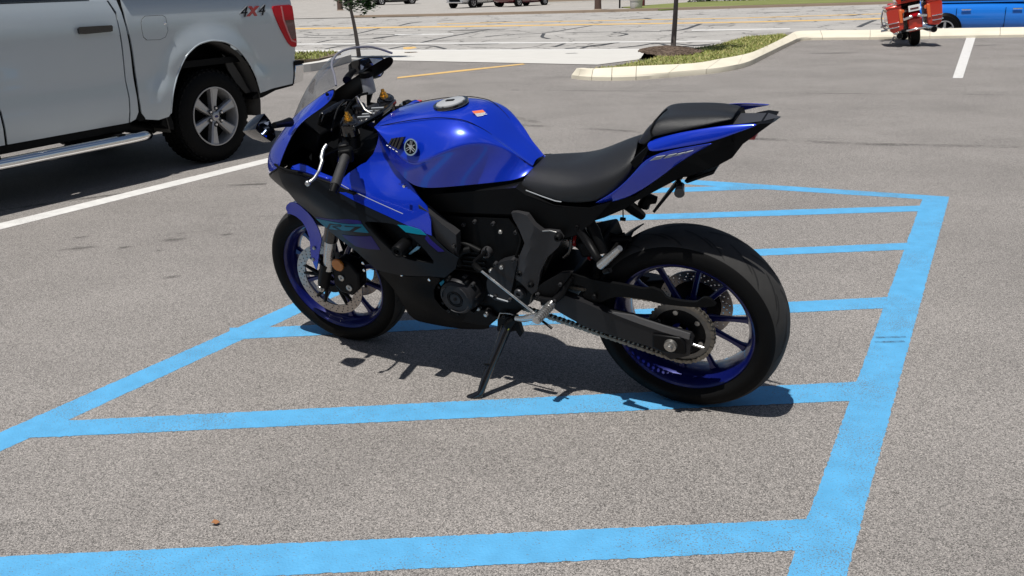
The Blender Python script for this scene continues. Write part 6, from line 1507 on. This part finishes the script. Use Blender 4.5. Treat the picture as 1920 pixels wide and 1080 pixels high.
for s in (1, -1):
    bg_ = MB().grid([[(x, s * y, z) for y, z in ((.20, .36), (.20, .74), (.26, .78), (.42, .78), (.47, .72), (.46, .50), (.43, .36), (.38, .32), (.20, .36))] for x in (-.16, -.12, .3, .52)])
    n = 9; bg_.f += [tuple(range(n - 1)), tuple(range(4 * n - 2, 3 * n - 1, -1))]
    sbg = bg_.build('saddlebag', M['h_red'], H_, bevel=.02, sharp=40)
    hub('bag_lid', (.18, s * .34, .775), (.70, .27, .06), M['h_red'], .025, par=sbg)
    hub('bag_lamp', (-.168, s * .235, .60), (.02, .055, .24), M['h_orange'], .006, par=sbg)
    for z in (.42, .50): MB().tube([(.5, s * .462, z), (-.10, s * .468, z), (-.17, s * .44, z), (-.175, s * .28, z)], .011, 8).build('bag_rail', M['chrome'], sbg, sharp=80)
    MB().tube([(1.0, s * .25, .25), (.3, s * .29, .24), (-.20, s * .29, .26)], [.05, .05, .055], 18).build('exhaust_pipe', M['chrome'], H_, sharp=60)
    MB().lathe([(.0, -.205), (.046, -.206), (.046, -.2)], 18, axis='x', c=(0, s * .29, .26)).build('exhaust_tip', M['black'], H_)
    MB().tube([(-.08, s * .26, .74), (-.10, s * .34, .80)], .02, 10).lathe([(0, -.16), (.036, -.15), (.042, -.12), (.03, -.07)], 16, axis='x', c=(0, s * .20, .68)).build('indicator', M['h_orange'], H_)
    MB().tube(chaikin([(1.25, s * .15, .75), (1.28, s * .38, .72), (1.27, s * .45, .50), (1.25, s * .40, .30), (1.2, s * .15, .25)], 2, False), .018, 10).build('crash_bar', M['chrome'], H_, sharp=80)
    MB().tube([(1.15, s * .28, 1.10), (1.0, s * .46, 1.08)], .018, 10).build('handlebar', M['chrome'], H_, sharp=80)
    MB().tube([(1.84, s * .10, .32), (1.45, s * .10, 1.05)], .03, 12).build('fork', M['chrome'], H_)
    MB().tube([(.75, s * .28, .32), (.85, s * .50, .33)], [.014, .02], 8).build('footpeg', M['chrome'], H_)
    MB().tube([(.55, s * .30, .42), (.60, s * .52, .44)], [.014, .03], 8).build('passenger_footboard', M['steel'], H_)
hub('fender_panel', (-.11, 0, .42), (.05, .24, .20), M['h_red'])
hub('lower_bumper', (-.165, 0, .325), (.03, .34, .035), M['chrome'], .012)
for s in (1, -1): hub('chrome_bar', (-.17, s * .12, .545), (.03, .17, .05), M['chrome'], .012, Matrix.Rotation(-s * .22, 3, 'X'))
hub('licence_plate', (-.185, 0, .70), (.012, .20, .105), M['white'], .003)
hub('plate_print', (-.193, 0, .695), (.004, .14, .030), M['tail_dark'], 0)
hub('fender_lamp', (-.15, 0, .58), (.05, .14, .07), M['tail_red'], .015)
tp = MB().grid([[(-.19 if i in (0,) else x, y, z) for y, z in ((-.26, .82), (-.30, .90), (-.29, 1.06), (-.22, 1.14), (0, 1.16), (.22, 1.14), (.29, 1.06), (.30, .90), (.26, .82), (-.26, .82))] for i, x in enumerate((-.19, -.10, .25, .34))])
tp.f += [tuple(range(9)), tuple(range(4 * 10 - 2, 3 * 10 - 1, -1))]
tpo = tp.build('top_case', M['h_red'], H_, sharp=40)
hub('case_band', (-.197, 0, .905), (.02, .42, .085), M['gloss_black'], .008, par=tpo)
hub('case_lettering', (-.209, 0, .91), (.004, .24, .020), M['grey_print'], 0, par=tpo)
hub('case_lamp', (-.195, 0, 1.0), (.02, .46, .06), M['tail_red'], .01, par=tpo)
hub('backrest', (.42, 0, 1.05), (.10, .40, .30), M['vinyl'], .04)
hub('seat', (.72, 0, .76), (.70, .36, .16), M['vinyl'], .06)
hub('tank', (1.22, 0, .88), (.50, .34, .26), M['h_red'], .10)
hub('engine', (1.02, 0, .45), (.50, .36, .44), M['steel'], .06)
hub('fairing', (1.50, 0, 1.08), (.30, .72, .42), M['h_red'], .12)
MB().grid([[(1.55, y, 1.28) for y in (-.26, 0, .26)], [(1.38, y, 1.52) for y in (-.2, 0, .2)]]).build('windscreen', M['screen'], H_, solid=.004)
hub('front_fender', (1.85, 0, .62), (.55, .16, .12), M['h_red'], .05)
MB().tube([(.85, .18, .30), (.80, .42, .02)], .014, 8).build('side_stand', M['steel'], H_)

# ------------------------------------------------------------------ across the street
M['post'] = pmat('brown_post', (.085, .050, .038), .85, var=.3, vscale=5, bump=.3, bscale=40)
M['tan_wall'] = pmat('tan_wall', (.30, .23, .17), .85, var=.12, vscale=1.5)
M['brick'] = pmat('brown_brick_wall', (.22, .10, .07), .9, var=.25, vscale=3)
M['far_grass'] = pmat('far_grass', (.16, .18, .05), .95, var=.35, vscale=.8)
M['hedge'] = pmat('hedge_leaf', (.030, .060, .020), .6, var=.5, vscale=3)
zf = Z_ST + .03
for i, (nm, x, y, r, h, lb_) in enumerate((('wooden_post', -12.11, 70.81, .21, 3.2, 'thick brown wooden post left of the small tree across the street'), ('wooden_post', -11.24, 79.86, .20, 3.2, 'brown wooden post just right of the small tree crown across the street'),
                          ('wooden_post', 5.31, 53.61, .19, 3.4, 'brown wooden post between the red sedan and the planter across the street'), ('wooden_post', 8.35, 57.14, .13, 3.2, 'dark red post beside the stone planter across the street'))):
    t = empty(nm, (x, y, zf)); tag(t, lb_, 'post', 'posts across the street')
    MB().lathe([(r * 1.06, 0), (r, .3), (r * .96, 1.5), (r * .9, h), (0, h + .02)], 14, axis='z').build('shaft', M['post'] if i < 3 else M['car_red'], t)
    MB().lathe([(r * 1.25, -.02), (r * 1.25, .03), (r * 1.1, .05)], 14, axis='z').build('foot_collar', M['tan_wall'], t)
pt = empty('planter', (7.51, 53.94, zf)); tag(pt, 'pale stone planter beside the dark red post across the street', 'planter')
MB().lathe([(.0, .02), (.30, .02), (.34, .10), (.36, .42), (.40, .46), (.40, .50), (.34, .50), (.33, .40), (0, .40)], 20, axis='z').build('pot', M['concrete'], pt)
fw = MB()
for k in range(240):
    a = r2.uniform(0, 6.3); r = .33 * sqrt(r2.random()); z = .42 + r2.uniform(0, .28); s_ = .04
    fw.add([(r * cos(a) - s_, r * sin(a), z), (r * cos(a), r * sin(a) + s_, z + .03), (r * cos(a) + s_, r * sin(a), z), (r * cos(a), r * sin(a) - s_, z - .03)], [(0, 1, 2, 3)])
fw.build('flowers', M['red'], pt, smooth=False)
sg = empty('sign_post', (6.75, 55.37, zf)); tag(sg, 'thin dark sign post standing across the street', 'post')
MB().cyl((0, 0, 0), (0, 0, 2.2), .05, n=8).build('pole', M['black'], sg)
MB().box((0, -.06, 1.9), (.45, .02, .6)).build('sign_board', M['concrete'], sg)
bl_ = empty('building', (8.82, 72.80, zf)); tag(bl_, 'long low tan building behind the parked cars across the street', 'building')
MB().box((-.5, 3, 2.2), (14, 6, 4.4)).build('wall', M['tan_wall'], bl_)
MB().box((-.5, 2.9, 4.5), (14.6, 6.8, .25)).build('roof', M['concrete'], bl_)
MB().box((-.5, -.06, .06), (14.02, .12, .12)).build('base_course', M['concrete'], bl_)
for k in range(4): 
    w_ = MB().box((-5.5 + 3.2 * k, -.03, 2.0), (1.9, .06, 1.7)).build('window', M['truck_glass'], bl_)
bl2 = empty('building', (-28.68, 130.15, zf)); tag(bl2, 'brown brick building far behind the left end of the street', 'building')
MB().box((0, 4, 2.5), (34, 8, 5)).build('wall', M['brick'], bl2)
MB().box((0, -.1, .25), (34.2, .2, .5)).build('base_course', M['concrete'], bl2)
MB().box((0, 4, 5.1), (35, 9, .3)).build('roof', M['concrete'], bl2)
for k in range(6): MB().box((-14 + 5.5 * k, -.04, 2.2), (2.6, .08, 2.0)).build('window', M['truck_glass'], bl2)
# grass verge with kerb on the right of the far side, and the hedge behind it
vg = [(6.92,55.97),(8.227,49.637),(13.431,52.586),(20.911,51.902),(27.724,51.745),(29.719,55.499),(24.165,60.044),(15.933,62.448),(12.047,62.236),(9.908,59.826)]
tag(mk('far_verge', [(x, y, zf + .05) for x, y in vg] + [(x, y, zf - .02) for x, y in vg], [tuple(range(10)), *[(i, (i + 1) % 10, 10 + (i + 1) % 10, 10 + i) for i in range(10)]], M['far_grass'], smooth=False), kind='structure')
fk_ = empty('kerb', (*[(8.161,49.237)][0], Z_ST)); tag(fk_, 'low tan kerb along the far edge of the street', 'kerb')
fe = [(-8.532,53.521),(-3.036,51.84),(4.671,50.322),(12.476,49.926),(19.905,49.386),(26.311,49.085)]
v, f = ribbon([(x - fk_.location.x, y - fk_.location.y + .15) for x, y in fe], .35, .13)
n = len(fe)
mk('kerb_segment', v + [(x, y, -.02) for x, y, z in v], f + [(n + i, n + i + 1, 3 * n + i + 1, 3 * n + i) for i in range(n - 1)] + [(i, i + 1, 2 * n + i + 1, 2 * n + i) for i in range(n - 1)], M['tan_wall'], fk_, smooth=False)
def hedge(x, y, w, h, seed, label):
    t = empty('hedge_bush', (x, y, zf)); tag(t, label, 'bush', 'bushes across the street')
    R = random.Random(seed); m_ = MB()
    for k in range(1500):
        a = R.uniform(0, 2 * pi); r = sqrt(R.random()); zz = R.uniform(0, 1)
        if r * r + (zz * .9) ** 2 > 1.05: continue
        p_ = Vector((cos(a) * r * w / 2, sin(a) * r * w * .35, zz * h)); s_ = R.uniform(.06, .13)
        q = Matrix.Rotation(R.uniform(0, 6.3), 3, 'Z') @ Matrix.Rotation(R.uniform(-1, 1), 3, 'X')
        m_.add([p_ + q @ Vector(c_) * s_ for c_ in ((-1, 0, 0), (0, .6, 0), (1, 0, 0), (0, -.6, 0))], [(0, 1, 2, 3)])
    tag(m_.build('foliage', M['hedge'], t, smooth=False), kind='stuff')
    MB().tube([(0, 0, 0), (.05, 0, h * .6)], [.06, .03], 6).build('stem', M['bark'], t)
for i, (px_, lb_) in enumerate(((12.2, 'dark green bush nearest the tan building across the street'), (14.4, 'second dark bush along the far verge'), (16.6, 'third bush along the far verge above the grass'), (18.9, 'fourth bush along the far verge'), (21.2, 'rightmost bush along the far verge'))):
    hedge(px_ * 1.103, 63.1 - .1 * i, 2.6, 1.5 + .2 * (i % 2), 20 + i, lb_)

# ------------------------------------------------------------------ unseen shop front behind the camera, added for paint reflections and less sky fill
sh_ = empty('added_shop', (-2, -9.5, 0), radians(-8)); tag(sh_, 'unseen brown brick shop front with dark windows behind the photographer, added for reflections', 'building')
MB().box((0, -3, 2.6), (34, 6, 5.2)).build('wall', M['brick'], sh_)
MB().box((0, -2.8, 5.35), (34.8, 6.9, .35)).build('parapet', M['tan_wall'], sh_)
MB().box((0, .75, 3.3), (30, 1.5, .25)).build('canopy', M['concrete'], sh_)
for k in range(7):
    w_ = MB().box((-12.6 + 4.2 * k, .03, 1.5), (3.2, .06, 2.3)).build('window', M['truck_glass'], sh_)
    MB().box((-12.6 + 4.2 * k, .07, 1.5), (.06, .04, 2.3)).build('mullion', M['silver'], w_)
    MB().cyl((-14.7 + 4.2 * k, 1.3, 0), (-14.7 + 4.2 * k, 1.3, 3.2), .09, n=12).build('column', M['concrete'], sh_)
